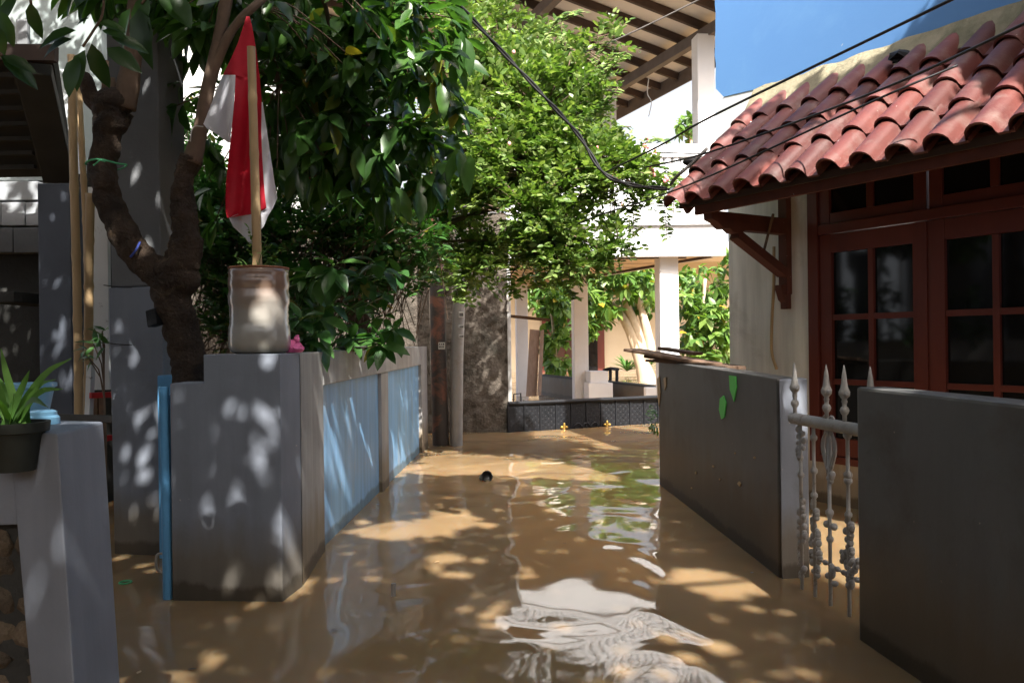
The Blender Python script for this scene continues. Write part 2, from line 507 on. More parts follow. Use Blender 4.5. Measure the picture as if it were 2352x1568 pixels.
def water_mat():
    m, nt, N, L, B = new_mat('muddy_water')
    v = pos_node(N, L)
    col = ramp(N, L, noise_node(N, L, v, 0.8, 4), [(0.3, (0.27, 0.178, 0.094)), (0.7, (0.23, 0.155, 0.082))])
    L.new(col, B.inputs['Base Color'])
    B.inputs['Roughness'].default_value = 0.04
    B.inputs['IOR'].default_value = 1.33
    B.inputs['Subsurface Weight'].default_value = 1.0
    B.inputs['Subsurface Radius'].default_value = (1.0, 0.55, 0.3)
    B.inputs['Subsurface Scale'].default_value = 0.07
    va = pos_node(N, L, (1.0, 0.8, 1.0))
    n1 = noise_node(N, L, va, 1.5, 1.8, 0.38, 0.6)
    n2 = noise_node(N, L, pos_node(N, L, (1.0, 1.6, 1.0)), 4.5, 1.0, 0.4, 0.3)
    b1 = N.new('ShaderNodeBump')
    b1.inputs['Strength'].default_value = 1.0
    b1.inputs['Distance'].default_value = 0.04
    L.new(n1, b1.inputs['Height'])
    b2 = N.new('ShaderNodeBump')
    g = N.new('ShaderNodeNewGeometry'); sx = N.new('ShaderNodeSeparateXYZ'); L.new(g.outputs['Position'], sx.inputs[0])
    mr = N.new('ShaderNodeMapRange'); mr.inputs[1].default_value = 4.5; mr.inputs[2].default_value = 7.5; mr.inputs[3].default_value = 0.12; mr.inputs[4].default_value = 1.0
    L.new(sx.outputs['Y'], mr.inputs[0]); L.new(mr.outputs[0], b2.inputs['Strength'])
    b2.inputs['Distance'].default_value = 0.0022
    L.new(n2, b2.inputs['Height'])
    L.new(b1.outputs['Normal'], b2.inputs['Normal'])
    L.new(b2.outputs['Normal'], B.inputs['Normal'])
    return m


M['water'] = water_mat()


def jug_mat():
    m, nt, N, L, B = new_mat('cloudy_jug_plastic')
    g = N.new('ShaderNodeTexCoord')
    sx = N.new('ShaderNodeSeparateXYZ')
    L.new(g.outputs['Object'], sx.inputs[0])
    ma = N.new('ShaderNodeMath'); ma.operation = 'MULTIPLY_ADD'
    L.new(noise_node(N, L, pos_node(N, L), 9, 5), ma.inputs[0])
    ma.inputs[1].default_value = 0.16
    L.new(sx.outputs['Z'], ma.inputs[2])
    col = ramp(N, L, ma.outputs[0], [(0.06, (0.24, 0.21, 0.14)), (0.14, (0.36, 0.345, 0.31)), (0.30, (0.30, 0.275, 0.245)), (0.42, (0.24, 0.15, 0.105))])
    L.new(col, B.inputs['Base Color'])
    B.inputs['Roughness'].default_value = 0.3
    B.inputs['Coat Weight'].default_value = 1.0
    B.inputs['Coat Roughness'].default_value = 0.06
    return m


M['jug'] = jug_mat()


# ------------------------------------------------------------------ foliage helpers
def leaf_template(w, fold=0.12, droop=0.25, fine=True):
    """a leaf of length 1 along +Y, face up +Z"""
    st = [(0.0, 0.0), (0.25, 0.85), (0.55, 1.0), (0.82, 0.55), (1.0, 0.0)] if fine else [(0.0, 0.0), (0.5, 1.0), (1.0, 0.0)]
    vs, fs = [], []
    idx = []
    for t, h in st:
        z = -droop * t * t
        if h == 0:
            idx.append([len(vs)])
            vs.append((0, t, z))
        else:
            b = len(vs)
            hw = h * w / 2
            vs += [(-hw, t, z + fold * hw), (0, t, z - fold * hw * 0.6), (hw, t, z + fold * hw)]
            idx.append([b, b + 1, b + 2])
    for a, b in zip(idx[:-1], idx[1:]):
        if len(a) == 1 and len(b) == 3:
            fs += [(a[0], b[1], b[0]), (a[0], b[2], b[1])]
        elif len(a) == 3 and len(b) == 1:
            fs += [(a[0], a[1], b[0]), (a[1], a[2], b[0])]
        else:
            fs += [(a[0], a[1], b[1], b[0]), (a[1], a[2], b[2], b[1])]
    return np.array(vs, float), fs


def frame(d, up):
    d = d / (np.linalg.norm(d) + 1e-9)
    x = np.cross(d, up)
    n = np.linalg.norm(x)
    if n < 1e-4:
        x = np.cross(d, np.array([1.0, 0.2, 0.1]))
        n = np.linalg.norm(x)
    x /= n
    z = np.cross(x, d)
    return np.stack([x, d, z], axis=1)


class Leaves:
    def __init__(s, tmpl):
        s.t, s.f = tmpl
        s.items = []

    def add(s, pos, d, up, size):
        s.items.append((np.array(pos, float), frame(np.array(d, float), np.array(up, float)), size))

    def whorl(s, c, axis, n, size, droop=0.5, spread=0.6):
        axis = np.array(axis, float)
        axis /= np.linalg.norm(axis) + 1e-9
        R = frame(axis, np.array([0.1, 0.2, 1.0]))
        for k in range(n):
            a = 2.4 * k + random.random() * 0.7
            rad = R[:, 0] * math.cos(a) + R[:, 2] * math.sin(a)
            d = axis * (0.5 + 0.4 * random.random()) + rad * spread + np.array([0, 0, -droop * random.uniform(0.5, 1.3)])
            up = np.array([0, 0, 1.0]) + axis * 0.5 + rng.normal(0, 0.25, 3)
            p = np.array(c, float) - axis * size * 0.35 * (k / n) + rad * 0.01
            s.add(p, d, up, size * random.uniform(0.65, 1.15))

    def sprig(s, c, axis, length, n, size):
        axis = np.array(axis, float)
        axis /= np.linalg.norm(axis) + 1e-9
        R = frame(axis, np.array([0.0, 0.1, 1.0]))
        for k in range(n):
            side = 1 if k % 2 else -1
            t = k / max(1, n - 1)
            d = axis * 0.55 + R[:, 0] * side * random.uniform(0.5, 1.0) + R[:, 2] * random.uniform(-0.2, 0.6)
            p = np.array(c, float) + axis * length * t
            s.add(p, d, R[:, 2] + rng.normal(0, 0.45, 3), size * random.uniform(0.7, 1.2) * (1 - 0.3 * t))

    def build(s, parent, mat, single=300, leaf_name='leaf', mass_name='foliage', label=None):
        off = np.array(wpos(parent))
        vis = []
        for i, (p, R, sz) in enumerate(s.items):
            q = p
            if q[1] > 0.3:
                u = q[0] / q[1]
                w = (q[2] - EYE) / q[1]
                if abs(u) < 0.66 and abs(w) < 0.44:
                    vis.append((sz / q[1], i))
        vis.sort(reverse=True)
        pick = set(i for _, i in vis[:single])
        me = bpy.data.meshes.new(leaf_name)
        me.from_pydata([tuple(v) for v in s.t], [], s.f)
        me.materials.append(mat)
        me.polygons.foreach_set('use_smooth', [True] * len(me.polygons))
        for i in sorted(pick):
            p, R, sz = s.items[i]
            o = bpy.data.objects.new(leaf_name, me)
            COL.objects.link(o)
            o.parent = parent
            mt = Matrix.Identity(4)
            for a in range(3):
                for b in range(3):
                    mt[a][b] = float(R[a, b] * sz)
                mt[a][3] = float(p[a] - off[a])
            o.matrix_local = mt
        rest = [it for i, it in enumerate(s.items) if i not in pick]
        if rest:
            nv = len(s.t)
            V = np.concatenate([(s.t * sz) @ R.T + p - off for p, R, sz in rest])
            F = []
            for k in range(len(rest)):
                b = k * nv
                for f in s.f:
                    F.append(tuple(x + b for x in f))
            me2 = bpy.data.meshes.new(mass_name)
            me2.from_pydata(V.tolist(), [], F)
            me2.materials.append(mat)
            me2.polygons.foreach_set('use_smooth', [True] * len(me2.polygons))
            o = bpy.data.objects.new(mass_name, me2)
            COL.objects.link(o)
            o.parent = parent
            o['kind'] = 'stuff'


def curve_pts(pts, n=8):
    """Catmull-Rom through points -> finer list"""
    pts = [Vector(p) for p in pts]
    ext = [pts[0] * 2 - pts[1]] + pts + [pts[-1] * 2 - pts[-2]]
    out = []
    for i in range(1, len(ext) - 2):
        p0, p1, p2, p3 = ext[i - 1:i + 3]
        for k in range(n):
            t = k / n
            out.append(0.5 * ((2 * p1) + (p2 - p0) * t + (2 * p0 - 5 * p1 + 4 * p2 - p3) * t * t + (3 * p1 - p0 - 3 * p2 + p3) * t ** 3))
    out.append(pts[-1])
    return out


def lerp_list(vals, n):
    out = []
    for a, b in zip(vals[:-1], vals[1:]):
        for k in range(n):
            out.append(a + (b - a) * k / n)
    out.append(vals[-1])
    return out


def limb(mb, pts, rad, n=8, seg=8, wob=0.1, wf=5.0):
    mb.tube(curve_pts(pts, seg), lerp_list(rad, seg), n, wob, wf=wf)


# ------------------------------------------------------------------ flood water
w = MB()
w.add([(-120, -40, 0), (120, -40, 0), (120, 240, 0), (-120, 240, 0)], [(0, 1, 2, 3)])
w.build('flood_water', M['water'], kind='structure', label='brown muddy flood water filling the alley')


def xy(p):
    return (p.x, p.y)


# ------------------------------------------------------------------ left boundary wall with blue panels
A = G(396, 1378); Bc = G(648, 1381)
C1 = G(694, 1346); C2 = G(735, 1263); D1 = G(866, 1130); D2 = G(963, 1040); D3 = G(978, 1027)
lw = thing('boundary_wall', 'grey boundary wall with blue panels facing the alley, jug planter on its corner', 'wall', xy(A) + (0,))
zt = P(648, 812, Bc.y).z
zl = P(420, 880, A.y).z
# front slab facing the camera: lower step on the left, full height on the right
S = Vector((A.x + (Bc.x - A.x) * 0.31, A.y + (Bc.y - A.y) * 0.31, 0))
th = 0.20
fz = [(A, -0.5), (Bc, -0.5), (Bc, zt), (S, zt), (S, zl), (A, zl)]
fv = [(q.x, q.y, z) for q, z in fz] + [(q.x, q.y + th, z) for q, z in fz]
MB().add(fv, [(0, 1, 2, 3, 4, 5), (11, 10, 9, 8, 7, 6)] + [(i, i + 6, (i + 1) % 6 + 6, (i + 1) % 6) for i in range(6)]).build('front_pier', M['grey'], lw, bevel=0.006)
MB().prism([(Bc.x + .002, Bc.y + .002), xy(C1), (C1.x - 0.02, C1.y + 0.09), (Bc.x - .1, Bc.y + th - .004), (Bc.x - .1, Bc.y + .01)], -0.5, zt - .003).build('corner_pier', M['grey'], lw, bevel=0.003)
# panelled run
run = (D2 - C2).normalized()
nrm = Vector((run.y, -run.x, 0))
run0 = C1 + (C2 - C1) * 0.06
endp = D3
zt2 = zt
def runbox(a, b, z0, z1, proud, depth=0.16):
    m_ = MB()
    a = Vector((a.x, a.y, 0)); b = Vector((b.x, b.y, 0))
    o = a + nrm * proud
    return m_.obox((o.x, o.y, z0), b - a, -nrm * (depth + proud), (0, 0, z1 - z0))
pA = C2
pB = C2 + run * ((D1 - C2).dot(run))
pB2 = pB + run * 0.30
pC = C2 + run * ((D2 - C2).dot(run))
pD = C2 + run * ((D3 - C2).dot(run))
beam_z = zt - 0.20
MB().prism([(C1.x + 0.002, C1.y + 0.004), xy(pA + nrm * 0.03), xy(pA - nrm * 0.16), (C1.x - 0.02, C1.y + 0.092)], -0.5, zt - 0.002).build('end_pilaster', M['grey_light'], lw, bevel=0.005)
runbox(pA, pB, -0.5, beam_z, 0.0, 0.12).build('blue_panel', M['blue_panel'], lw)
runbox(pB, pB2, -0.5, beam_z - 0.001, 0.028).build('pilaster', M['grey_light'], lw, bevel=0.004)
runbox(pB2, pC, -0.5, beam_z, 0.0, 0.12).build('blue_panel', M['blue_panel'], lw)
runbox(pC, pD, -0.5, zt - 0.001, 0.034).build('end_post', M['grey_light'], lw, bevel=0.004)
runbox(pA, pC, beam_z + 0.002, zt, 0.032).build('top_beam', M['grey_light'], lw, bevel=0.005, wob=0.002)

# blue steel gate leaf folded open against the wall
gp = thing('steel_gate', 'narrow blue steel gate edge standing at the left end of the grey wall', 'gate', xy(G(384, 1374)) + (0,))
g0 = G(388, 1374); gt = P(376, 888, g0.y)
dirg = Vector((-0.25, 0.97, 0)) * 0.55
m_ = MB(); m_.tube([(g0.x, g0.y, -0.4), gt], 0.022, 10); m_.build('gate_post', M['blue_steel'], gp, smooth=True, auto=0.7)
m_ = MB(); m_.obox((g0.x - 0.012, g0.y + 0.02, -0.4), dirg, (0.02, 0.005, 0), (0, 0, gt.z + 0.36)); m_.build('sheet', M['blue_steel'], gp)
hz = 1.2 - (1285 - 784) / FPX * g0.y
m_ = MB(); m_.tube(curve_pts([(g0.x - 0.015, g0.y, hz + 0.05), (g0.x - 0.05, g0.y - 0.01, hz + 0.045), (g0.x - 0.05, g0.y - 0.01, hz - 0.02), (g0.x - 0.015, g0.y, hz - 0.045)], 4), 0.006, 6)
m_.build('handle', M['pole_grey'], gp, smooth=True)

# ------------------------------------------------------------------ concrete column at left
cb0 = G(262, 1271); cb1 = G(383, 1275)
m_ = MB()
top0 = P(236, 0, cb0.y); top1 = P(362, 0, cb1.y)
zc = 3.6
ex = 0.36
def along(a, b, z):
    t = (z - a.z) / (b.z - a.z)
    return a + (b - a) * t
b0 = Vector((cb0.x, cb0.y, 0)); b1 = Vector((cb1.x, cb1.y, 0))
zm = P(300, 660, cb0.y).z
f = [along(b0, top0, -0.5), along(b1, top1, -0.5)]
g_ = [along(b0, top0, zm), along(b1, top1, zm)]
e_ = [along(b0, top0, zc), along(b1, top1, zc)]
back = Vector((0, ex, 0))
cc = thing('concrete_column', 'tall stained concrete column behind the gnarled tree', 'column', (b0.x, b0.y, 0))
MB().prism([(f[0], g_[0]), (f[1], g_[1]), (f[1] + back, g_[1] + back), (f[0] + back, g_[0] + back)], 0, 0).build('lower_shaft', M['grey'], cc, bevel=0.01, wob=0.003)
g2 = [g_[0] + Vector((0.01, 0.012, 0.003)), g_[1] + Vector((-0.01, 0.012, 0.003))]
e2 = [e_[0] + Vector((0.01, 0.012, 0)), e_[1] + Vector((-0.01, 0.012, 0))]
MB().prism([(g2[0], e2[0]), (g2[1], e2[1]), (g2[1] + back, e2[1] + back), (g2[0] + back, e2[0] + back)], 0, 0).build('upper_shaft', M['concrete'], cc, bevel=0.01, wob=0.003)
for vv in (655, 787):
    p = [P(238, vv, cb0.y - 0.012), P(300, vv + 5, cb0.y - 0.02), P(378, vv - 3, cb0.y - 0.012)]
    MB().tube(curve_pts(p, 5), 0.003, 5).build('tie_wire', M['cable'], cc)

# ------------------------------------------------------------------ dark porch house at far left
ph = thing('porch_house', 'dark unlit porch house with sloping sheet roof at the left edge', 'house', (-4.4, 6.0, 0))
c0 = P(92, 950, 5.6); c1 = P(166, 950, 5.6)
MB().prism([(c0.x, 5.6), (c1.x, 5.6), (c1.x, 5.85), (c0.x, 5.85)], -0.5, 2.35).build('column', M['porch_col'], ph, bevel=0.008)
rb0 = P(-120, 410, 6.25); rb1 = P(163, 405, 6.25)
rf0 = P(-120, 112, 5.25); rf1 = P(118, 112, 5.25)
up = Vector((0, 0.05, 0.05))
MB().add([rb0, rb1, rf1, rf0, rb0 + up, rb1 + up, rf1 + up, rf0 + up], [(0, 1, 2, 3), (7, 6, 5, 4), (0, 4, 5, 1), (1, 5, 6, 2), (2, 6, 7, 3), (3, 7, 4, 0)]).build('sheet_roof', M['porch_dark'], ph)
for k in range(7):
    t = 0.12 + 0.12 * k
    a = rb0 + (rf0 - rb0) * t
    b = rb1 + (rf1 - rb1) * t
    b = a + (b - a) * 0.74
    dn = Vector((0, -0.03, -0.03))
    MB().bar(a + dn, b + dn, 0.035, 0.03).build('batten', M['porch_dark'], ph)
a = P(75, 150, 5.23); b = P(137, 405, 6.2)
MB().bar(a + Vector((0, 0, -0.02)), b + Vector((0, 0, -0.02)), 0.22, 0.10).build('side_beam', M['porch_dark'], ph, bevel=0.01)
a = P(-120, 120, 5.2); b = P(130, 125, 5.2)
MB().bar(a, b, 0.05, 0.10).build('front_edge', M['rafter'], ph)
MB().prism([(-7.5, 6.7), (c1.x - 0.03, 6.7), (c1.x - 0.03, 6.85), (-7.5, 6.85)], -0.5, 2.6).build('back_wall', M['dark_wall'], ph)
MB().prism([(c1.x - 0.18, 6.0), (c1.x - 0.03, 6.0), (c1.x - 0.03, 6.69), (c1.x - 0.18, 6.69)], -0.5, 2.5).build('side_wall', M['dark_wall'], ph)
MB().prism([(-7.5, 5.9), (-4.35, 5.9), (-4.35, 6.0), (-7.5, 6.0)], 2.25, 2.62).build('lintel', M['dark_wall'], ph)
# pale blocks seen under the porch
for r, (v0, v1, cuts) in enumerate([(416, 460, [-75, -10, 88]), (464, 518, [-110, 2, 57, 90]), (522, 580, [-60, 30, 92])]):
    for a_, b_ in zip(cuts[:-1], cuts[1:]):
        p0 = P(a_ + 1, v1, 6.55); p1 = P(b_ - 1.5, v0, 6.55)
        MB().prism([(p0.x, 6.55 + 0.012 * random.random()), (p1.x, 6.55), (p1.x, 6.69), (p0.x, 6.69)], p0.z, p1.z).build('block', M['block'] if r < 2 else M['concrete'], ph, bevel=0.006)
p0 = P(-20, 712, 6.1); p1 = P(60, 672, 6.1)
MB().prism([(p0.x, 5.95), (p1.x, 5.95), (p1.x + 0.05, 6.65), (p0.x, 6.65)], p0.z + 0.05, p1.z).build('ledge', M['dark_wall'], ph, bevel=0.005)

# pale wall above, belonging to the house behind
pw = thing('pale_house', 'pale mint plastered house wall rising behind the porch roof', 'house', (-4.5, 8.2, 0))
p1 = P(232, 0, 8.2)
MB().prism([(-9.0, 8.2), (p1.x, 8.2), (p1.x, 8.45), (-9.0, 8.45)], -0.5, 6.3).build('wall', M['pale_wall'], pw, wob=0.004)
p0 = P(40, 130, 8.17); p2 = P(66, 45, 8.17)
m_ = MB(); m_.prism([(p0.x, 8.14), (p2.x, 8.14), (p2.x, 8.195), (p0.x, 8.195)], p0.z - 0.4, p2.z)
m_.build('broken_rib', M['concrete'], pw, bevel=0.02, wob=0.012)

# white boarding between bamboo
wbd = thing('white_board', 'narrow white weathered board standing behind the bamboo poles', 'board', xy(P(220, 900, 5.5)) + (0,))
p0 = P(203, 500, 5.5); p1 = P(243, 500, 5.5)
MB().prism([(p0.x, 5.5), (p1.x, 5.52), (p1.x, 5.56), (p0.x, 5.54)], 0.9, 2.3).build('panel', M['white_card'], wbd)
p0 = P(150, 400, 6.9); p1 = P(178, 400, 6.9)
MB().prism([(p0.x - 0.12, 6.9), (p1.x, 6.9), (p1.x, 6.95), (p0.x - 0.12, 6.95)], 0.6, 3.6).build('side_panel', M['white_card'], wbd)
pp = [P(205 + 14 * k, 900, 5.46) for k in range(4)]
for k in range(3):
    MB().prism([(pp[k].x, 5.42 + 0.01 * (k % 2)), (pp[k + 1].x - 0.008, 5.42), (pp[k + 1].x - 0.008, 5.45), (pp[k].x, 5.45)], -0.4, 0.88).build('plank', M['old_wood'], wbd, bevel=0.003)

# bamboo poles
def bamboo(name_pts, rad, label, d):
    a, b = name_pts
    t = MB()
    n = 14
    pts, rr = [], []
    for i in range(n * 4 + 1):
        tt = i / (n * 4)
        q = a + (b - a) * tt
        q = q + Vector((0.012 * math.sin(tt * 5), 0, 0))
        pts.append(q)
        k = (i % 8)
        rr.append(rad * (1.13 if k == 0 else (0.98 if k in (1, 7) else 1.0)))
    t.tube(pts, rr, 10)
    return t.build('bamboo_pole', M['bamboo'], loc=(a.x, a.y, 0), smooth=True, label=label, cat='pole', group='bamboo poles by the column')
bamboo((P(178, 1190, 5.05), P(170, 128, 5.05)), 0.026, 'straight upright bamboo pole nearest the dark porch column', 5.05)
bamboo((P(190, 1190, 5.15), P(212, 445, 5.15)), 0.028, 'thick leaning bamboo pole, right-hand one of the pair', 5.15)
bamboo((P(200, 780, 5.28), P(184, 140, 5.28)), 0.02, 'thin bamboo pole tucked behind the other two', 5.28)

# ladder with red rung
ld = thing('ladder', 'old painted ladder with a red rung behind the near grey pier', 'ladder', xy(P(215, 950, 4.95)) + (0,))
MB().bar(P(198, 1100, 4.95), P(209, 838, 4.95), 0.03, 0.05, up=(0, 1, 0)).build('rail', M['white_card'], ld)
MB().bar(P(300, 1100, 5.2), P(285, 838, 5.2), 0.03, 0.05, up=(0, 1, 0)).build('rail', M['white_card'], ld)
MB().bar(P(207, 908, 4.92), P(300, 904, 5.15), 0.03, 0.035).build('rung', M['rust_red'], ld, label='red painted rung')
MB().bar(P(203, 1010, 4.92), P(300, 1000, 5.15), 0.03, 0.035).build('rung', M['rust_red'], ld)

# ------------------------------------------------------------------ near left pier and low wall
npr = thing('gate_pier', 'near grey gate pier with chipped paint at the lower left', 'pier', xy(P(201, 2039, 1.75)) + (0,))
f0t = P(132, 995, 1.75); f0b = P(201, 2039, 1.75)
f1t = P(237, 968, 2.01); f1b = P(297, 1876, 2.01)
lt = P(20, 1003, 1.80); lb = P(112, 2030, 1.80)
bt = lt + (f1t - f0t); bb = lb + (f1b - f0b)
def ext(b, t, z):
    return b + (t - b) * ((z - b.z) / (t.z - b.z))
foot = []
for b_, t_ in ((f0b, f0t), (f1b, f1t), (bb, bt), (lb, lt)):
    foot.append((ext(b_, t_, -0.5), ext(b_, t_, f0t.z)))
MB().prism(foot, 0, 0).build('pier', M['grey'], npr, bevel=0.006, wob=0.002)
q0 = P(152, 1180, 1.78)
lwl = thing('low_wall', 'low grey wall with rough stone infill beside the near pier', 'wall', (-1.6, 1.8, 0))
t1 = P(78, 1078, 1.78)
zt3 = t1.z
PX = ext(lb, lt, zt3).x + 0.015
PB = foot[3][0].x
MB().prism([(-2.6, 1.66), (PX, 1.815), (PX, 2.02), (-2.6, 1.92)], zt3 - 0.13, zt3).build('cap', M['grey'], lwl, bevel=0.006, wob=0.002)
MB().prism([(P(58, 1300, 1.77).x, 1.825), (PB, 1.835), (PB, 2.0), (P(58, 1300, 1.77).x, 1.98)], -0.5, zt3 - 0.131).build('jamb', M['grey'], lwl, bevel=0.005)
MB().prism([(-2.6, 1.74), (P(58, 1300, 1.77).x, 1.86), (P(58, 1300, 1.77).x, 1.97), (-2.6, 1.9)], -0.5, zt3 - 0.132).build('infill', M['dark_wall'], lwl)
for r in range(14):
    for k in range(5):
        x1 = P(52, 1300, 1.75).x - 0.005 - k * 0.085 + random.uniform(-0.012, 0.012)
        z1 = zt3 - 0.14 - r * 0.07 + random.uniform(-0.008, 0.008)
        m_ = MB(); m_.ball((x1 - 0.04, 1.875 - 0.03 * k * 0.45, z1 - 0.035), 0.044, 8, 6, sc=(1.1, 0.55, 0.95))
        m_.v = [tuple(Vector(q) + noise.noise_vector(Vector(q) * 22) * .022) for q in m_.v]
        m_.build('stone', M['stone'], lwl, smooth=True)

# potted strap-leaf plant
pot = thing('potted_plant', 'strap-leaved plant in a dark pot on the near low wall', 'potted plant', (P(8, 1090, 1.72).x, 1.76, zt3))
pc = Vector((P(8, 1090, 1.72).x, 1.76, zt3 + 0.002))
ph_ = P(8, 975, 1.72).z - zt3
m_ = MB(); m_.lathe(pc, [(0.042, 0), (0.052, ph_ * 0.5), (0.06, ph_ * 0.78), (0.068, ph_ * 0.8), (0.07, ph_), (0.062, ph_), (0.06, ph_ * 0.9)], 22)
m_.build('pot', M['pot'], pot, smooth=True, auto=0.6)
m_ = MB(); m_.lathe(pc, [(0.059, ph_ * 0.86), (0.058, ph_ * 0.88)], 16); m_.build('soil', M['soil'], pot)
c_ = pc + Vector((0, 0, ph_ * 0.86))
tips = [(165, 822, 1.75, 0.3), (145, 893, 1.7, 0.25), (68, 850, 1.72, 0.1), (2, 800, 1.75, 0.05), (-60, 830, 1.7, 0.3), (110, 935, 1.62, 0.3), (90, 905, 1.8, 0.2), (-90, 900, 1.7, 0.3), (30, 905, 1.6, 0.1), (-20, 850, 1.85, 0.1), (130, 870, 1.85, 0.25), (-50, 930, 1.6, .3)]
for (u, v_, d, arch) in tips:
    e = P(u, v_, d)
    mid = c_ + (e - c_) * 0.5 + Vector((0, 0, 0.02 + arch * 0.06))
    cp = curve_pts([c_ + Vector((random.uniform(-.02, .02), random.uniform(-.02, .02), 0)), mid, e], 4)
    m_ = MB()
    vs, fs = [], []
    n_ = len(cp)
    for i, q in enumerate(cp):
        t = i / (n_ - 1)
        wd = 0.009 * (1 - t ** 2.2) + 0.0006
        sd = (e - c_).cross(Vector((0.2, -1, 0.5))).normalized() * wd
        vs += [q - sd, q + Vector((0, 0, -wd * 0.6)), q + sd]
        if i:
            b = (i - 1) * 3
            fs += [(b, b + 1, b + 4, b + 3), (b + 1, b + 2, b + 5, b + 4)]
    m_.add(vs, fs)
    m_.build('leaf', M['leaf_strap'], pot, smooth=True)

# blue plastic things on the pier
tb = thing('plastic_tub', 'light blue plastic tub behind the strap-leaved plant', 'tub', (P(50, 975, 2.15).x, 2.15, f0t.z))
cx = P(45, 975, 2.2)
m_ = MB(); m_.lathe((cx.x, 2.2, f0t.z + 0.002), [(0.07, 0), (0.085, 0.075), (0.092, 0.078), (0.092, 0.088), (0.08, 0.088), (0.066, 0.01)], 24)
m_.build('tub_body', M['pvc'], tb, smooth=True, auto=0.5)
cx = P(100, 985, 1.95)
m_ = MB(); m_.lathe((cx.x, 1.95, f0t.z + 0.002), [(0.036, 0), (0.036, 0.016), (0.03, 0.022), (0.03, 0.03), (0.022, 0.034)], 20)
m_.build('jar', M['pvc'], smooth=True, auto=0.5, loc=(cx.x, 1.95, f0t.z), label='small light blue round plastic jar standing on the near pier', cat='jar')
a = P(95, 959, 2.02); b = P(246, 962, 2.35)
m_ = MB(); m_.bar(a, b, 0.03, 0.022); m_.build('metal_bar', M['black_steel'], loc=tuple(a), label='black square metal bar laid across the top of the near pier', cat='bar', bevel=0.002)

# ------------------------------------------------------------------ chosen sun spots: leaves that would shade them are left out
LIT = []
def lit(u, v_, d, r): LIT.append((P(u, v_, d), r))
def litw(u, v_, r): LIT.append((G(u, v_), r))
for (u, v_, r) in [(960, 1075, .34), (1040, 1068, .4), (1130, 1066, .4), (1220, 1074, .38), (1300, 1082, .28), (1370, 1095, .14), (905, 1090, .2),
                   (870, 1215, .12), (930, 1215, .15), (1000, 1205, .14), (1050, 1195, .12), (1620, 1330, .13), (1660, 1340, .12), (1580, 1325, .1), (1120, 1402, .08), (1150, 1390, .04), (1260, 1350, .035), (1540, 1195, .06), (1920, 1270, .2), (1950, 1240, .2), (1000, 1300, .03), (1230, 1300, .03), (1430, 1490, .03), (1250, 1495, .03)]:
    litw(u, v_, r)
for x_, y_, r in ((1.9, 4.9, .5), (2.05, 4.2, .5), (1.75, 5.5, .45), (2.4, 4.2, .4), (1.6, 6.1, .4), (1.5, 6.8, .4)):
    LIT.append((Vector((x_, y_, 0)), r))  # hidden yard kept sunlit so its bounce brightens the white wall
for (u, v_, d, r) in [(1130, 60, 7.4, .5), (1210, 150, 7.2, .7), (1290, 250, 7.0, .6), (1150, 330, 7.2, .55), (1240, 430, 7.0, .6), (1330, 160, 7.1, .4), (1300, 550, 6.9, .3), (1200, 560, 7.1, .3), (1070, 180, 7.3, .3), (1060, 330, 7.2, .25), (1390, 560, 6.9, .15),
                      (1570, 445, 5.75, .1), (1590, 410, 5.9, .08), (1620, 380, 6.0, .07), (1640, 440, 5.7, .05), (1700, 430, 5.55, .04), (1760, 440, 5.4, .03),
                      (1820, 900, 4.0, .1), (1840, 950, 4.0, .1), (1840, 1090, 4.0, .035), (1850, 1180, 4.0, .03), (1700, 858, 4.7, .07), (1750, 862, 4.4, .07), (1640, 850, 5.2, .06), (2050, 895, 3.0, .1), (1720, 700, 6.2, .08), (1690, 660, 6.4, .05),
                      (620, 690, 3.8, .05), (640, 760, 3.8, .05), (575, 715, 3.8, .035), (560, 640, 3.8, .03), (610, 640, 3.8, .03), (590, 420, 3.75, .035), (590, 520, 3.75, .04), (510, 150, 3.85, .05), (560, 250, 3.85, .035), (600, 1060, 3.7, .055), (620, 910, 3.7, .04), (640, 1290, 3.7, .045), (530, 860, 3.7, .03), (535, 1150, 3.7, .025), (470, 250, 4.1, .04), (255, 300, 4.1, .03), (320, 580, 4.1, .05), (345, 390, 4.5, .04), (330, 1050, 4.5, .05), (300, 1000, 4.5, .025), (410, 900, 3.7, .02),
                      (1900, 80, 6.1, .5), (2050, 60, 5.6, .4), (1750, 150, 6.5, .4), (480, 60, 11.5, .4), (400, 150, 11.5, .4), (420, 300, 11.5, .3)]:
    lit(u, v_, d, r)
rd = random.Random(5)
for k in range(30):
    lit(rd.uniform(480, 645), rd.uniform(820, 1340), 3.7, rd.uniform(.012, .032))
for k in range(5):
    lit(rd.uniform(555, 645), rd.uniform(1000, 1100), 3.7, rd.uniform(.02, .04))
for k in range(60):
    y_ = rd.uniform(4.1, 8.8)
    LIT.append((Vector((-1.09, y_, rd.uniform(.05, 1.15))), rd.uniform(.03, .06)))
for k in range(13):
    LIT.append((Vector((rd.uniform(-1, 1.2), rd.uniform(2.9, 6.5), 0)), rd.uniform(.015, .06)))
for k in range(14):
    lit(rd.uniform(255, 375), rd.uniform(900, 1150), 4.5, rd.uniform(.015, .04))
LP = np.array([p for p, r in LIT]); LR = np.array([r for p, r in LIT]); SN = np.array(SUN)

def keeps_light(p, d, sz_, scale=1.0):
    rel = np.array(p) + np.array(d) / (np.linalg.norm(d) + 1e-9) * sz_ * .5 - LP
    tt = rel @ SN
    dist = np.linalg.norm(rel - tt[:, None] * SN, axis=1)
    return not np.any((dist < scale * np.where(LR > .11, LR + sz_ * .3, LR * .85 + .014)) & (tt > 0))

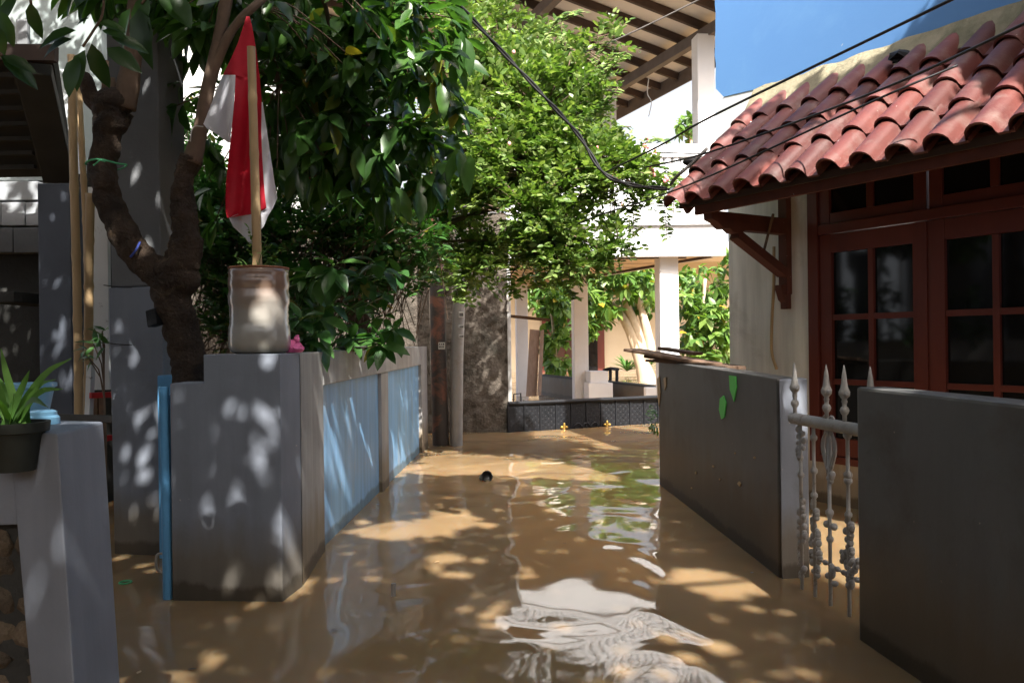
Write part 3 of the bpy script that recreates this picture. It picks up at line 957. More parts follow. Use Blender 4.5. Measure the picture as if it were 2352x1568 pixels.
# ------------------------------------------------------------------ gnarled tree
TD = 4.15
gt_ = thing('gnarled_tree', 'gnarled pruned tree with large dark glossy leaves behind the grey wall', 'tree', xy(P(430, 1100, TD)) + (0,))
m_ = MB()
limb(m_, [P(440, 1250, TD), P(440, 900, TD), P(425, 790, TD), P(395, 690, TD), P(395, 630, TD)], [0.10, 0.092, 0.085, 0.098, 0.11], 16, 10, 0.24, 12)
limb(m_, [P(410, 660, TD), P(350, 615, TD), P(300, 560, TD), P(262, 490, TD), P(238, 400, TD), P(245, 310, TD), P(258, 250, TD)], [0.095, 0.078, 0.07, 0.068, 0.07, 0.074, 0.095], 16, 10, 0.28, 13)
limb(m_, [P(398, 640, TD), P(425, 580, TD), P(425, 500, TD), P(422, 420, TD), P(440, 360, TD)], [0.11, 0.085, 0.065, 0.05, 0.055], 14, 10, 0.32, 13)
m_.ball(P(262, 235, TD), 0.095, 14, 10, sc=(1.1, 0.9, 0.8))
m_.ball(P(405, 640, TD), 0.105, 14, 10, sc=(1.2, 0.9, 1))
m_.ball(P(238, 415, TD - 0.04), 0.06, 14, 10, sc=(1, 0.8, 1.2))
m_.build('trunk', M['bark'], gt_, smooth=True)
m_ = MB()
limb(m_, [P(250, 260, TD), P(215, 225, TD), P(200, 190, TD - .03), P(192, 172, TD - .03)], [0.055, 0.045, 0.035, 0.03], 10, 6, 0.3, 14)
m_.build('pruned_stub', M['bark'], gt_, smooth=True)
m_ = MB()
limb(m_, [P(285, 250, TD), P(300, 160, TD), P(312, 60, TD), P(318, -60, TD), P(330, -220, TD)], [0.06, 0.05, 0.045, 0.045, 0.035], 10, 8, 0.12, 8)
m_.build('limb', M['branch'], gt_, smooth=True)
m_ = MB()
limb(m_, [P(440, 375, TD), P(462, 290, TD), P(478, 200, TD), P(505, 80, TD), P(522, -20, TD), P(535, -160, TD)], [0.05, 0.036, 0.034, 0.032, 0.032, 0.025], 10, 8, 0.08, 8)
m_.build('limb', M['branch'], gt_, smooth=True)
m_ = MB()
limb(m_, [P(468, 260, TD), P(490, 170, TD), P(530, 75, TD - .02), P(590, 10, TD), P(680, -60, TD + .2)], [0.026, 0.026, 0.024, 0.022, 0.016], 8, 8, 0.08, 8)
m_.build('limb', M['branch'], gt_, smooth=True)
for pts in ([P(240, 240, TD), P(243, 140, TD)], [P(262, 235, TD), P(258, 180, TD)]):
    m_ = MB(); m_.tube([pts[0], (pts[0] + pts[1]) / 2, pts[1]], [0.02, 0.018, 0.015], 8, 0.1); m_.build('limb', M['branch'], gt_, smooth=True)

LV = Leaves(leaf_template(0.40, 0.25, 0.32))
tw = MB()
limbs_src = [P(590, 10, TD + .3), P(700, -60, TD + .5), P(520, -20, TD + .2), P(820, -40, TD + .8), P(760, 150, TD + 1.0), P(900, 60, TD + 1.0), P(640, 200, TD + .9), P(850, 300, TD + 1.2)]
for a, b in ((0, 1), (1, 3), (3, 5), (2, 6), (1, 4), (4, 7)):
    mid = (limbs_src[a] + limbs_src[b]) / 2 + Vector((random.uniform(-.1, .1), 0, .08))
    limb(tw, [limbs_src[a], mid, limbs_src[b]], [0.018, 0.014, 0.009], 6, 6, 0.05)
def pick_in(ells):
    wts = [e[2] * e[3] * e[6] for e in ells]
    e = random.choices(ells, wts)[0]
    while True:
        a, b = random.uniform(-1, 1), random.uniform(-1, 1)
        if a * a + b * b < 1:
            break
    return e, e[0] + a * e[2], e[1] + b * e[3], a, b
# (u, v, ru, rv, depth, depth range, weight)
ELL = [(560, 20, 210, 60, 4.7, .5, 1.1), (760, 60, 240, 110, 5.2, .7, 1.25), (930, 90, 140, 130, 5.0, .6, 1.3), (680, 200, 150, 140, 5.5, .6, 1.1), (850, 250, 190, 150, 5.2, .7, 1.25),
       (980, 320, 100, 110, 5.0, .4, .9), (720, 360, 130, 90, 5.5, .5, .9), (420, 190, 60, 130, 4.9, .4, .7), (850, 400, 150, 70, 5.2, .5, .7), (450, 60, 100, 70, 4.8, .4, .9), (500, 420, 40, 100, 5.2, .3, .5),
       (660, 420, 60, 60, 5.0, .4, .6), (980, 150, 90, 60, 4.8, .3, 1.1), (300, -60, 150, 80, 4.3, .4, .6), (150, -800, 420, 260, 6.2, 1.0, .9), (250, -330, 420, 170, 6.0, 1.2, 1.0), (750, -150, 300, 110, 5.4, .8, .8), (-150, -150, 250, 200, 6.5, 1.0, .8)]  # unseen clusters above the frame added to shade the pale wall
for k in range(1200):
    e, u, v_, a, b = pick_in(ELL)
    d = e[4] + random.uniform(-1, 1) * e[5]
    c_ = P(u, v_, d)
    src = min(limbs_src, key=lambda q: (q - c_).length)
    ax = (c_ - src).normalized() + Vector((random.uniform(-.6, .6), random.uniform(-.9, .3), random.uniform(-.5, .3)))
    LV.whorl(c_, ax, random.randint(4, 8), random.uniform(0.13, 0.235), random.uniform(.1, .8), random.uniform(.6, 1.2))
    if k % 2 == 0 and (src - c_).length < 1.6 and keeps_light(c_, (0, 0, -1), .2, .9):
        tw.tube(curve_pts([src, (src + c_) / 2 + Vector((0, 0, .06)), c_], 3), 0.004, 4)
# loose hanging leaves that read singly
for (u, v_, d, n_) in [(830, 350, 4.6, 3), (868, 365, 4.6, 2), (1050, 355, 4.6, 3), (1075, 370, 4.6, 2), (962, 440, 4.6, 2), (910, 440, 4.6, 2), (1055, 440, 4.7, 1), (740, 400, 4.7, 3), (690, 395, 4.6, 3), (870, 110, 4.5, 4), (1040, 110, 4.6, 5), (1060, 90, 4.6, 4), (1010, 190, 4.6, 4)]:
    LV.whorl(P(u, v_, d), (random.uniform(-.3, .3), -.3, -.6), n_, 0.22, 1.1, 0.5)
tw.build('branch', M['branch'], gt_, smooth=True)
LV.items = [it for it in LV.items if keeps_light(it[0], it[1][:, 1], it[2], .6)]
LV.build(gt_, M['leaf_dark'])

# string ties
for (u0, u1, v_, d, mk, lab) in [(212, 276, 378, TD - 0.1, 'string_green', 'green string tied around the gnarled trunk'), ]:
    m_ = MB()
    c_ = P(244, v_, TD)
    pts = [c_ + Vector((0.096 * math.cos(a), 0.096 * math.sin(a), 0.006 * math.sin(3 * a))) for a in [i * math.pi / 10 for i in range(21)]]
    m_.tube(pts, 0.005, 5)
    for s_ in (-1, 1):
        q = c_ + Vector((0.02, -0.1, 0)); m_.tube([q, q + Vector((0.03 * s_, -0.012, -0.02 + .01 * s_))], 0.004, 5)
    m_.build('string_tie', M[mk], loc=tuple(c_), label=lab, cat='string')
m_ = MB(); c_ = P(312, 575, TD - 0.09)
m_.tube(curve_pts([P(322, 556, TD - 0.075), c_, P(300, 590, TD - 0.075)], 4), 0.006, 6)
m_.build('string_tie', M['string_blue'], loc=tuple(c_), label='blue string knotted on the lower bend of the gnarled trunk', cat='string')
m_ = MB(); c_ = P(352, 738, 4.1)
m_.obox(P(338, 752, 4.05), (0.05, 0.0, 0.015), (0.02, 0.05, 0.0), (-0.01, 0.0, 0.085)); m_.build('lamp_housing', M['black_steel'], loc=tuple(c_), label='small black box lamp strapped between trunk and column', cat='lamp', bevel=0.006)

# ------------------------------------------------------------------ jug planter, pole, flag
JD = 3.88
jb = P(597, 811, JD)
jz = zt
jr = 69 / FPX * JD
jh = P(597, 617, JD).z - jz
jg = thing('jug_planter', 'cut-off clear water jug filled with soil, standing on the wall corner', 'planter', (jb.x, JD, jz))
prof0 = [(0.75, 0.0), (0.92, 0.02), (1.0, 0.09), (1.0, 0.22), (0.99, 0.3), (0.94, 0.35), (0.955, 0.37), (0.93, 0.41), (0.955, 0.44), (0.93, 0.48), (0.95, 0.5), (0.93, 0.54), (0.985, 0.58), (0.99, 0.68), (0.95, 0.73), (0.955, 0.76), (0.985, 0.79), (0.98, 0.87), (0.95, 0.9), (0.97, 0.93), (0.96, 1.0), (0.93, 1.0), (0.92, 0.95)]
prof = [(r if h < .1 else 1 - (1 - r) * .9, h) for r, h in prof0]
m_ = MB(); m_.lathe((jb.x, JD, jz + 0.002), [(r * jr, h * jh) for r, h in prof], 32)
jo = m_.build('jug_body', M['jug'], jg, smooth=True)
m_ = MB(); m_.lathe((jb.x, JD, jz), [(jr * 0.915, jh * 0.94), (jr * 0.6, jh * 0.955), (0.01, jh * 0.96)], 20); m_.build('soil', M['soil'], jg, smooth=True)
m_ = MB(); m_.lathe((jb.x, JD, jz), [(jr * 0.962, jh * 0.985), (jr * 0.985, jh * 0.992), (jr * 0.985, jh * 1.01), (jr * 0.945, jh * 1.012), (jr * 0.94, jh * 0.99)], 32)
m_.build('rim', surf('rusty_rim', (0.3, 0.13, 0.07), (0.22, 0.09, 0.05), 12, 0.7, 0.2), jg, smooth=True)
# weeds in the jug
wl_ = Leaves(leaf_template(0.45, 0.2, 0.2))
st = MB()
for (u, v_) in [(570, 520), (578, 490), (562, 545), (625, 560), (640, 580), (650, 600), (655, 570), (615, 545), (540, 590)]:
    a = Vector((jb.x + random.uniform(-.03, .03), JD + random.uniform(-.05, .02), jz + jh * 0.94)); b = P(u, v_, JD + random.uniform(-.08, .05))
    st.tube(curve_pts([a, (a + b) / 2 + Vector((0, 0, .02)), b], 3), 0.0016, 4)
    for k in range(5):
        q = a + (b - a) * (0.45 + 0.13 * k)
        wl_.add(q, (random.uniform(-1, 1), random.uniform(-.8, .2), random.uniform(-.1, .8)), (0, -.4, 1), 0.032)
wd_ = thing('weed', 'thin leafy weeds sprouting from the soil of the jug', 'plant', (jb.x, JD, jz + jh * 0.94))
st.build('stem', M['leaf_strap'], wd_)
wl_.build(wd_, M['leaf_strap'])

pa = Vector((jb.x - 0.005, JD, jz + jh * 0.7)); pb = P(577, 108, JD - .12)
pts, rr = [], []
for i in range(41):
    t = i / 40
    pts.append(pa + (pb - pa) * t + Vector((0, 0, 0)))
    rr.append(0.0225 * (1 - 0.12 * t) * (1.1 if i % 9 == 5 else 1.0))
m_ = MB(); m_.tube(pts, rr, 12)
m_.build('flag_pole', M['bamboo'], loc=tuple(pa), smooth=True, auto=0.8, label='short bamboo flag pole planted in the jug', cat='pole')

fl = thing('flag', 'red and white cloth flag draped behind the bamboo pole', 'flag', tuple(P(570, 300, JD)))
def fold(u, v_):
    k = min(1.0, max(0.05, (v_ - 30) / 250))
    return JD + 0.0 + 0.045 * k * math.sin(u / 13.0 + v_ / 160.0) + 0.012 * math.sin(u / 5.5 + v_ / 70.0) * k + 0.02 * math.sin(v_ / 45.0 + u / 30) * k + 0.05
rowsR = [  # v, left, right of red
    (38, 566, 573), (60, 559, 579), (100, 546, 586), (140, 528, 592), (172, 512, 596), (178, 541, 597), (235, 538, 601), (300, 532, 600), (360, 525, 602), (420, 519, 606), (455, 518, 609), (478, 518, 612), (490, 519, 590), (500, 522, 528)]
rowsL = [(172.5, 511.5, 541), (205, 498, 539.5), (245, 483, 537), (285, 467, 533), (296, 476, 532), (312, 503, 530), (328, 524, 529.5)]
rowsT = [(235, 601, 603.5), (300, 600, 613), (360, 602, 622), (420, 606, 631), (455, 609, 637), (478, 612, 627), (492, 592, 618)]
rowsB = [(492, 545, 618), (500, 526, 614), (520, 535, 606), (540, 556, 588), (552, 568, 582), (560, 574, 579)]
def cloth(rows, nm, mt, nu=18):
    m_ = MB()
    R_ = []
    for (v0, l0, r0), (v1, l1, r1) in zip(rows[:-1], rows[1:]):
        ns = max(1, int((v1 - v0) / 8))
        for k in range(ns):
            t = k / ns
            R_.append((v0 + (v1 - v0) * t, l0 + (l1 - l0) * t, r0 + (r1 - r0) * t))
    R_.append(rows[-1])
    vs = []
    for v_, l_, r_ in R_:
        for i in range(nu + 1):
            u = l_ + (r_ - l_) * i / nu
            vs.append(P(u, v_, fold(u, v_)))
    fs = []
    for j in range(len(R_) - 1):
        for i in range(nu):
            a = j * (nu + 1) + i
            fs.append((a, a + nu + 1, a + nu + 2, a + 1))
    m_.add(vs, fs)
    return m_.build(nm, mt, fl, smooth=True)
def cloth_mat(name, c):
    m, nt, N, L, B = new_mat(name)
    v = pos_node(N, L)
    col = ramp(N, L, noise_node(N, L, v, 12, 4), [(0.3, c), (0.7, tuple(x * 0.85 for x in c))])
    L.new(col, B.inputs['Base Color']); B.inputs['Roughness'].default_value = 0.7
    tr = N.new('ShaderNodeBsdfTranslucent'); L.new(col, tr.inputs['Color'])
    ms = N.new('ShaderNodeMixShader'); ms.inputs[0].default_value = 0.35
    L.new(B.outputs[0], ms.inputs[1]); L.new(tr.outputs[0], ms.inputs[2])
    L.new(ms.outputs[0], nt.nodes['Material Output'].inputs['Surface'])
    return m
RC = cloth_mat('red_flag_cloth', (0.62, 0.012, 0.035)); WC = cloth_mat('white_flag_cloth', (0.78, 0.78, 0.84))
cloth(rowsR, 'red_field', RC); cloth(rowsL, 'white_corner', WC, 10); cloth(rowsT, 'white_field', WC, 6); cloth(rowsB, 'white_hem', WC)
m_ = MB(); m_.tube(curve_pts([P(466, 291, JD + .05), P(448, 290, TD - .05), P(440, 300, TD - .05), P(437, 325, TD - .05)], 5), 0.003, 5)
m_.build('string_tie', M['string_white'], loc=tuple(P(450, 295, TD)), label='white string tying the flag corner to the tree limb', cat='string')

# pink plastic bag, tin tray on the wall
pc = P(680, 797, JD + 0.05); pc.z = zt
m_ = MB()
m_.ball(pc + Vector((-.02, 0, 0.03)), 0.034, 12, 9); m_.ball(pc + Vector((.012, -.01, 0.024)), 0.028, 10, 8); m_.ball(pc + Vector((0.005, 0.0, 0.062)), 0.02, 8, 7, sc=(.7, .7, 1.2))
for i, p in enumerate(m_.v):
    q = Vector(p); n_ = noise.noise_vector(q * 40) * 0.012
    m_.v[i] = (q.x + n_.x, q.y + n_.y, max(zt + 0.002, q.z + n_.z))
m_.build('plastic_bag', M['pink'], loc=tuple(pc), label='crumpled pink plastic bag lying beside the jug', cat='bag')
tc = P(828, 800, 5.6); tc.z = zt
m_ = MB(); m_.lathe((tc.x, tc.y - .25, zt + 0.002), [(0.08, 0), (0.125, 0.018), (0.13, 0.02), (0.12, 0.022), (0.075, 0.006)], 20)
m_.build('tin_tray', M['tray'], loc=tuple(tc), smooth=True, auto=0.5, label='dull tin tray lying on top of the panelled wall', cat='tray')
bx = P(402, 868, 4.6)
m_ = MB(); m_.prism([(bx.x - 0.06, 4.5), (bx.x + 0.05, 4.5), (bx.x + 0.05, 4.62), (bx.x - 0.06, 4.62)], -0.4, bx.z + 0.02); m_.build('crate', M['blue_steel'], loc=(bx.x, 4.5, 0), bevel=0.01, label='small blue plastic bin showing behind the stepped wall end', cat='bin')

# ------------------------------------------------------------------ rough rendered wall behind the trees
rw = thing('rough_wall', 'rough unpainted rendered wall ending at the far gate', 'wall', xy(G(1066, 992)) + (0,))
ra = G(1168, 992); 
def rough_sheet(x0, x1, y0, y1, z0, z1, nu, nv, amp):
    m_ = MB()
    def fn(s_, t_):
        x = x0 + (x1 - x0) * s_; y = y0 + (y1 - y0) * s_; z = z0 + (z1 - z0) * t_
        q = Vector((x, y, z))
        return (x, y - amp * (noise.noise(q * 5) + 0.6 * noise.noise(q * 14) + 0.4 * noise.noise(q * 30)), z)
    m_.sheet(fn, nu, nv)
    b = len(m_.v)
    t_ = 0.22
    m_.add([(x0, y0 + t_, z0), (x1, y1 + t_, z0), (x1, y1 + t_, z1), (x0, y0 + t_, z1)], [(1, 0, 3, 2)])
    # end faces
    m_.add([(x1, y1 - .005, z0), (x1, y1 + t_, z0), (x1, y1 + t_, z1), (x1, y1 - .005, z1)], [(0, 1, 2, 3)])
    m_.add([(x0, y0 - .005, z1), (x1, y1 - .005, z1), (x1, y1 + t_, z1), (x0, y0 + t_, z1)], [(0, 1, 2, 3)])
    return m_
rough_sheet(-5.2, ra.x, 10.6, ra.y, -0.5, 2.9, 200, 110, 0.035).build('wall', M['rough'], rw, smooth=True)
MB().prism([(ra.x + 0.002, ra.y - .03), (ra.x + 0.05, ra.y - .03), (ra.x + 0.05, ra.y + .2), (ra.x + 0.002, ra.y + .2)], -0.5, 2.4).build('edge_post', M['grey_light'], rw, bevel=0.004)
for (u, v_) in ((1164, 690), (1164, 715)):
    q = P(u, v_, ra.y - .05); m_ = MB(); m_.obox(q, (0.03, 0, 0), (0, 0.02, 0), (0, 0, 0.09)); m_.build('meter_box', M['sticker'], rw)
rw2 = thing('render_house', 'rough white rendered house wall behind the gnarled tree', 'house', (-5, 11.5, 0))
rough_sheet(P(330, 0, 11.5).x - 1.5, P(700, 0, 11.5).x, 11.5, 11.5, -0.5, 7.5, 120, 120, 0.03).build('wall', M['rough_white'], rw2, smooth=True)
x0_ = P(1048, 0, 13.5).x; x1_ = P(1146, 0, 13.5).x
wh = thing('white_house', 'white and grey house corner rising behind the top of the bush', 'house', (x0_, 13.5, 0))
MB().prism([(x0_, 13.5), (x0_ + .42, 13.5), (x0_ + .42, 14.2), (x0_, 14.2)], -0.5, 8.5).build('grey_wall', M['rough_white'], wh, wob=.01)
MB().prism([(x0_ + .421, 13.45), (x1_, 13.45), (x1_, 14.2), (x0_ + .421, 14.2)], -0.5, 8.5).build('white_wall', M['white'], wh, bevel=.01)

# ------------------------------------------------------------------ utility poles
q = G(1010, 1022)
up1 = thing('utility_pole', 'dark rust-stained steel utility pole left of the grey one', 'pole', xy(q) + (0,), 'utility poles at the wall end')
m_ = MB(); m_.tube([(q.x + .02, q.y, -0.5), (q.x, q.y, 1), P(1003, 600, q.y), P(1000, 200, q.y)], [0.098, 0.094, 0.085, 0.075], 18); m_.build('pole', M['pole_rust'], up1, smooth=True, auto=0.8)
q2 = G(1046, 1022)
up2 = thing('utility_pole', 'grey galvanised utility pole with small stickers near the far gate', 'pole', xy(q2) + (0,), 'utility poles at the wall end')
m_ = MB(); m_.tube([(q2.x, q2.y, -0.5), (q2.x + .03, q2.y, 1), P(1058, 600, q2.y), P(1066, 200, q2.y)], [0.075, 0.074, 0.07, 0.066], 18); m_.build('pole', M['pole_grey'], up2, smooth=True, auto=0.8)
def sticker(parent, u0, v0, u1, v1, d, lines):
    a = P(u0, v1, d); b = P(u1, v0, d)
    m_ = MB(); m_.obox((a.x, a.y, a.z), (b.x - a.x, 0, 0), (0, 0.006, 0), (0, 0, b.z - a.z)); s_ = m_.build('sticker', M['sticker'], parent)
    m_ = MB()
    for (x0, x1, z0, z1) in lines:
        m_.obox((a.x + (b.x - a.x) * x0, a.y - 0.002, a.z + (b.z - a.z) * z0), ((b.x - a.x) * (x1 - x0), 0, 0), (0, 0.0015, 0), (0, 0, (b.z - a.z) * (z1 - z0)))
    m_.build('print', M['print'], s_)
chars = [(0.1 + .2 * k, 0.22 + .2 * k, 0.2, 0.5) for k in range(4)] + [(0.12, .3, .62, .85), (.4, .55, .62, .85), (.65, .9, .62, .85)]
sticker(up1, 1007, 786, 1022, 802, q.y - 0.1, chars)
for v_ in (715, 746, 768):
    sticker(up2, 1054, v_, 1065, v_ + (14 if v_ == 715 else 8), q2.y - 0.08, [(0.15, .35, .2, .7), (.42, .6, .2, .7), (.68, .88, .2, .7)])

# ------------------------------------------------------------------ far black gate
g0 = G(1168, 993); g1 = G(1512, 972)
fg = thing('steel_gate', 'low black sheet-steel gate half under water at the alley end', 'gate', xy(g0) + (0,))
gz = 0.40
dg = (g1 - g0); dl = dg.length; dg.normalize(); ng = Vector((dg.y, -dg.x, 0))
m_ = MB(); m_.tube([g0 + Vector((0, 0, gz - .02)), g1 + Vector((0.1, 0, gz - .02))], 0.028, 12); m_.build('top_rail', M['black_steel'], fg, smooth=True, auto=0.8)
NP = 10
for k in range(NP):
    a = g0 + dg * (dl * k / NP + 0.012); b = g0 + dg * (dl * (k + 1) / NP - 0.012)
    m_ = MB(); m_.obox(Vector((a.x, a.y, -0.5)), b - a, -ng * 0.012, (0, 0, gz + 0.47))
    # raised tread studs
    for i in range(5):
        for j in range(8):
            c_ = a + (b - a) * ((i + .5) / 5) + Vector((0, 0, 0.03 + j * 0.04)) + ng * 0.002
            s_ = 0.011 * (1 if (i + j) % 2 else -1)
            m_.add([c_ + dg * 0.013 + Vector((0, 0, s_)), c_ + ng * 0.004, c_ - dg * 0.013 - Vector((0, 0, s_)), c_ + Vector((0, 0, .006))], [(0, 1, 2, 3)])
    m_.build('panel', M['black_steel'], fg)
for k in range(NP + 1):
    a = g0 + dg * (dl * k / NP)
    m_ = MB(); m_.obox(Vector((a.x, a.y, -0.5)) - dg * 0.01 + ng * 0.014, dg * 0.02, -ng * 0.03, (0, 0, gz + 0.46)); m_.build('rib', M['black_steel'], fg)
for u, v_ in ((1292, 982), (1394, 974)):
    c_ = g0 + dg * ((P(u, v_, 11).x - g0.x) / dg.x); c_ = Vector((c_.x, c_.y, 0.0)) + ng * 0.03
    m_ = MB()
    m_.ball(c_ + Vector((0, 0, 0.05)), 0.022, 8, 6, sc=(.8, .6, 1.8)); m_.ball(c_ + Vector((.032, 0, 0.03)), 0.018, 8, 6, sc=(1.2, .6, 1)); m_.ball(c_ + Vector((-.032, 0, 0.03)), 0.018, 8, 6, sc=(1.2, .6, 1)); m_.ball(c_ + Vector((0, 0, 0.0)), 0.016, 8, 6, sc=(1, .7, 2)); m_.ball(c_ + Vector((0, 0, 0.078)), 0.012, 8, 6)
    m_.build('gold_ornament', M['gold'], fg, smooth=True)
for x_ in (1325, 1345, 1365):
    c_ = g0 + dg * ((P(x_, 974, 11).x - g0.x) / dg.x) + ng * 0.02; c_.z = 0
    m_ = MB(); m_.tube([c_ + dg * 0.06 * math.cos(a) + Vector((0, 0, 0.07 * math.sin(a))) for a in [math.pi * i / 8 for i in range(9)]], 0.008, 6); m_.build('scroll', M['black_steel'], fg, smooth=True)
# weeds clinging to the right wall end
lf = Leaves(leaf_template(0.3, 0.1, 0.3))
c_ = P(1505, 955, 7.4)
for k in range(60):
    q = c_ + Vector((random.uniform(-.03, .03), random.uniform(-.1, .2), random.uniform(-.16, .1)))
    lf.add(q, (random.uniform(-1, .1), random.uniform(-.5, .5), random.uniform(-.4, .8)), (0, -.4, 1), 0.06)
fw = thing('wall_fern', 'small fern growing on the end of the dark right wall', 'fern', tuple(c_)); lf.build(fw, M['leaf_under'])

# ------------------------------------------------------------------ far white house with balcony
HD = Vector((-0.37, 0.93, 0)).normalized()     # receding side
HN = Vector((0.93, 0.37, 0)).normalized()
hc = P(1535, 784, 11.9); hc.z = 0
fh = thing('balcony_house', 'white two-storey house with pillared porch and balcony beyond the gate', 'house', (hc.x, hc.y, 0))
sz = P(1535, 588, 11.8).z
def post(c, w, z0, z1, nm='post', mt='white'):
    m_ = MB()
    o = c - Vector((w / 2, w / 2, 0))
    m_.prism([(o.x, o.y), (o.x + w, o.y + .02), (o.x + w - .03, o.y + w), (o.x - .03, o.y + w)], z0, z1)
    return m_.build(nm, M[mt], fh, bevel=0.012)
pC_ = hc
pB_ = P(1334, 784, 14.6); pA_ = P(1200, 784, 17.5)
for c, w_ in ((pC_, 0.28), (pB_, 0.26), (pA_, 0.25)):
    post(Vector((c.x, c.y, 0)), w_, -0.5, sz)
# balcony slab: soffit, fascia, lip
fr = P(1668, 784, 11.6); 
fx1 = fr.x; fy = 11.55
lip = P(1600, 490, 11.5).z; mid = P(1600, 516, 11.5).z
x_l = P(1165, 784, 11.6).x
far = Vector((fx1, fy, 0)) + HD * 7.6
farl = Vector((x_l - 0.6, fy + 7.0, 0))
MB().prism([(x_l, fy + .03), (fx1 - .03, fy + .03), (far.x - .03, far.y), (farl.x, farl.y)], sz, sz + 0.10).build('soffit', M['soffit'], fh)
for k in range(9):
    y_ = fy + 0.6 + k * 0.7
    xr = fx1 + HD.x / HD.y * (y_ - fy) - 0.2
    m_ = MB(); m_.obox((x_l - .05 * k, y_, sz - 0.006), (xr - x_l + .05 * k, 0, 0), (0, 0.02, 0), (0, 0, 0.005)); m_.build('soffit_joint', M['beam'], fh)
MB().prism([(x_l, fy), (fx1, fy), (fx1 - .03, fy + .12), (x_l, fy + .12)], sz - 0.03, mid).build('fascia', M['white'], fh, bevel=0.008)
MB().prism([(x_l, fy - .05), (fx1 + .04, fy - .05), (fx1, fy + .14), (x_l, fy + .14)], mid + .002, lip).build('fascia_lip', M['white'], fh, bevel=0.008)
m_ = MB(); a = Vector((fx1 - .02, fy + .13, 0)); b = far
m_.obox((a.x, a.y, sz - .03), b - a, -HN * .1, (0, 0, mid - sz)); m_.build('side_fascia', M['white'], fh)
m_ = MB(); m_.obox((a.x - .12, a.y + .1, sz - .035), b - a, -HN * .06, (0, 0, .03)); m_.build('soffit_trim', M['rafter'], fh)
m_ = MB(); m_.obox((a.x - .5, fy + .25, sz - .03), (-2.2, 0, 0), (0, .05, 0), (0, 0, .028)); m_.build('soffit_trim', M['rafter'], fh)
m_ = MB(); m_.bar(pA_ + Vector((-.6, -.1, sz - .05)), pA_ + Vector((1.4, -.1, sz - .05)), .08, .08); m_.build('soffit_trim', M['rafter'], fh)
MB().prism([(x_l, fy - .04), (fx1, fy - .04), (far.x, far.y), (farl.x, farl.y)], lip + .001, lip + .03).build('balcony_floor', M['grey_light'], fh)
# balustrade
rz0 = P(1600, 361, 11.6).z; rz1 = P(1600, 332, 11.6).z
MB().prism([(x_l, fy), (fx1, fy), (fx1, fy + .16), (x_l, fy + .16)], rz0, rz1).build('balcony_rail', M['white'], fh, bevel=0.01)
bal = [(0.056, 0), (0.056, 0.06), (0.04, 0.1), (0.057, 0.28), (0.055, 0.38), (0.038, 0.55), (0.038, 0.7), (0.05, 0.8), (0.045, 0.86), (0.056, 0.93), (0.056, 1.0)]
nb = 26
proto = None
for k in range(nb):
    x_ = x_l + .1 + (fx1 - x_l - .2) * k / (nb - 1)
    H_ = rz0 - lip - .03
    if proto is None:
        m_ = MB(); m_.lathe((x_, fy + .08, lip + .031), [(r, h * H_) for r, h in bal], 10); proto = m_.build('baluster', M['white'], fh, smooth=True, auto=.8)
        x0b = x_
    else:
        o = proto.copy(); COL.objects.link(o); o.parent = fh; o.location = (x_ - x0b, 0, 0)
# solid panel closing the gaps behind the balusters
MB().prism([(x_l, fy + .085), (fx1, fy + .085), (fx1, fy + .15), (x_l, fy + .15)], lip + .032, rz0 - .002).build('balcony_panel', M['white'], fh)
m_ = MB(); 
for k in range(3):
    m_.obox((fx1 - .5 - k * .42, fy + .9, lip + .035), (.05, 0, 0), (0, .05, 0), (0, 0, .8))
m_.obox((fx1 - 1.5, fy + .9, lip + .5), (1.2, 0, 0), (0, .04, 0), (0, 0, .05)); m_.build('red_chair_frame', M['red_wood'], fh)
# upper posts
bz = P(1625, 70, 11.9).z
post(P(1625, 784, 11.9) * Vector((1, 1, 0)) if False else Vector((P(1625, 784, 11.9).x, 11.9, 0)), 0.26, lip + .03, P(1625, 84, 11.9).z, 'upper_post')
post(Vector((P(1405, 784, 14.6).x, 14.6, 0)), 0.25, lip + .03, P(1405, 222, 14.6).z, 'upper_post')
# upper roof
B0 = P(1625, 72, 11.9)
slope = 0.2
inn = -HN
def roofpt(al, into, dz=0.0):
    return B0 + HD * al + inn * into + Vector((0, 0, slope * into + dz))
beam_a = roofpt(-0.6, 0, -.02); beam_b = roofpt(6.5, 0, -.02)
m_ = MB(); m_.bar(beam_a, beam_b, .12, .17); m_.build('eave_beam', M['beam'], fh, bevel=.006)
m_ = MB(); m_.bar(roofpt(-1.2, -0.75, .09), roofpt(6.5, -0.75, .09), .03, .24); m_.build('eave_board', M['beam'], fh)
for k in range(13):
    al = -1.0 + k * 0.58
    m_ = MB(); m_.bar(roofpt(al, -0.73, .14), roofpt(al, 5.2, .14), .06, .12); m_.build('rafter', M['rafter'], fh)
q = [roofpt(-1.3, -0.78, .21), roofpt(7.0, -0.78, .21), roofpt(7.0, 5.3, .21), roofpt(-1.3, 5.3, .21)]
m_ = MB(); m_.add(q + [p + Vector((0, 0, .04)) for p in q], [(0, 1, 2, 3), (7, 6, 5, 4), (0, 4, 5, 1), (1, 5, 6, 2), (2, 6, 7, 3), (3, 7, 4, 0)]); m_.build('ceiling_board', M['soffit_board'], fh)
q = [p + Vector((0, 0, .045)) for p in (roofpt(-1.35, -0.9, .21), roofpt(7.0, -0.9, .21), roofpt(7.0, 5.4, .21), roofpt(-1.35, 5.4, .21))]
m_ = MB(); m_.add(q + [p + Vector((0, 0, .09)) for p in q], [(0, 1, 2, 3), (7, 6, 5, 4), (0, 4, 5, 1), (1, 5, 6, 2), (2, 6, 7, 3), (3, 7, 4, 0)]); m_.build('roof_tiles', M['tile'], fh)
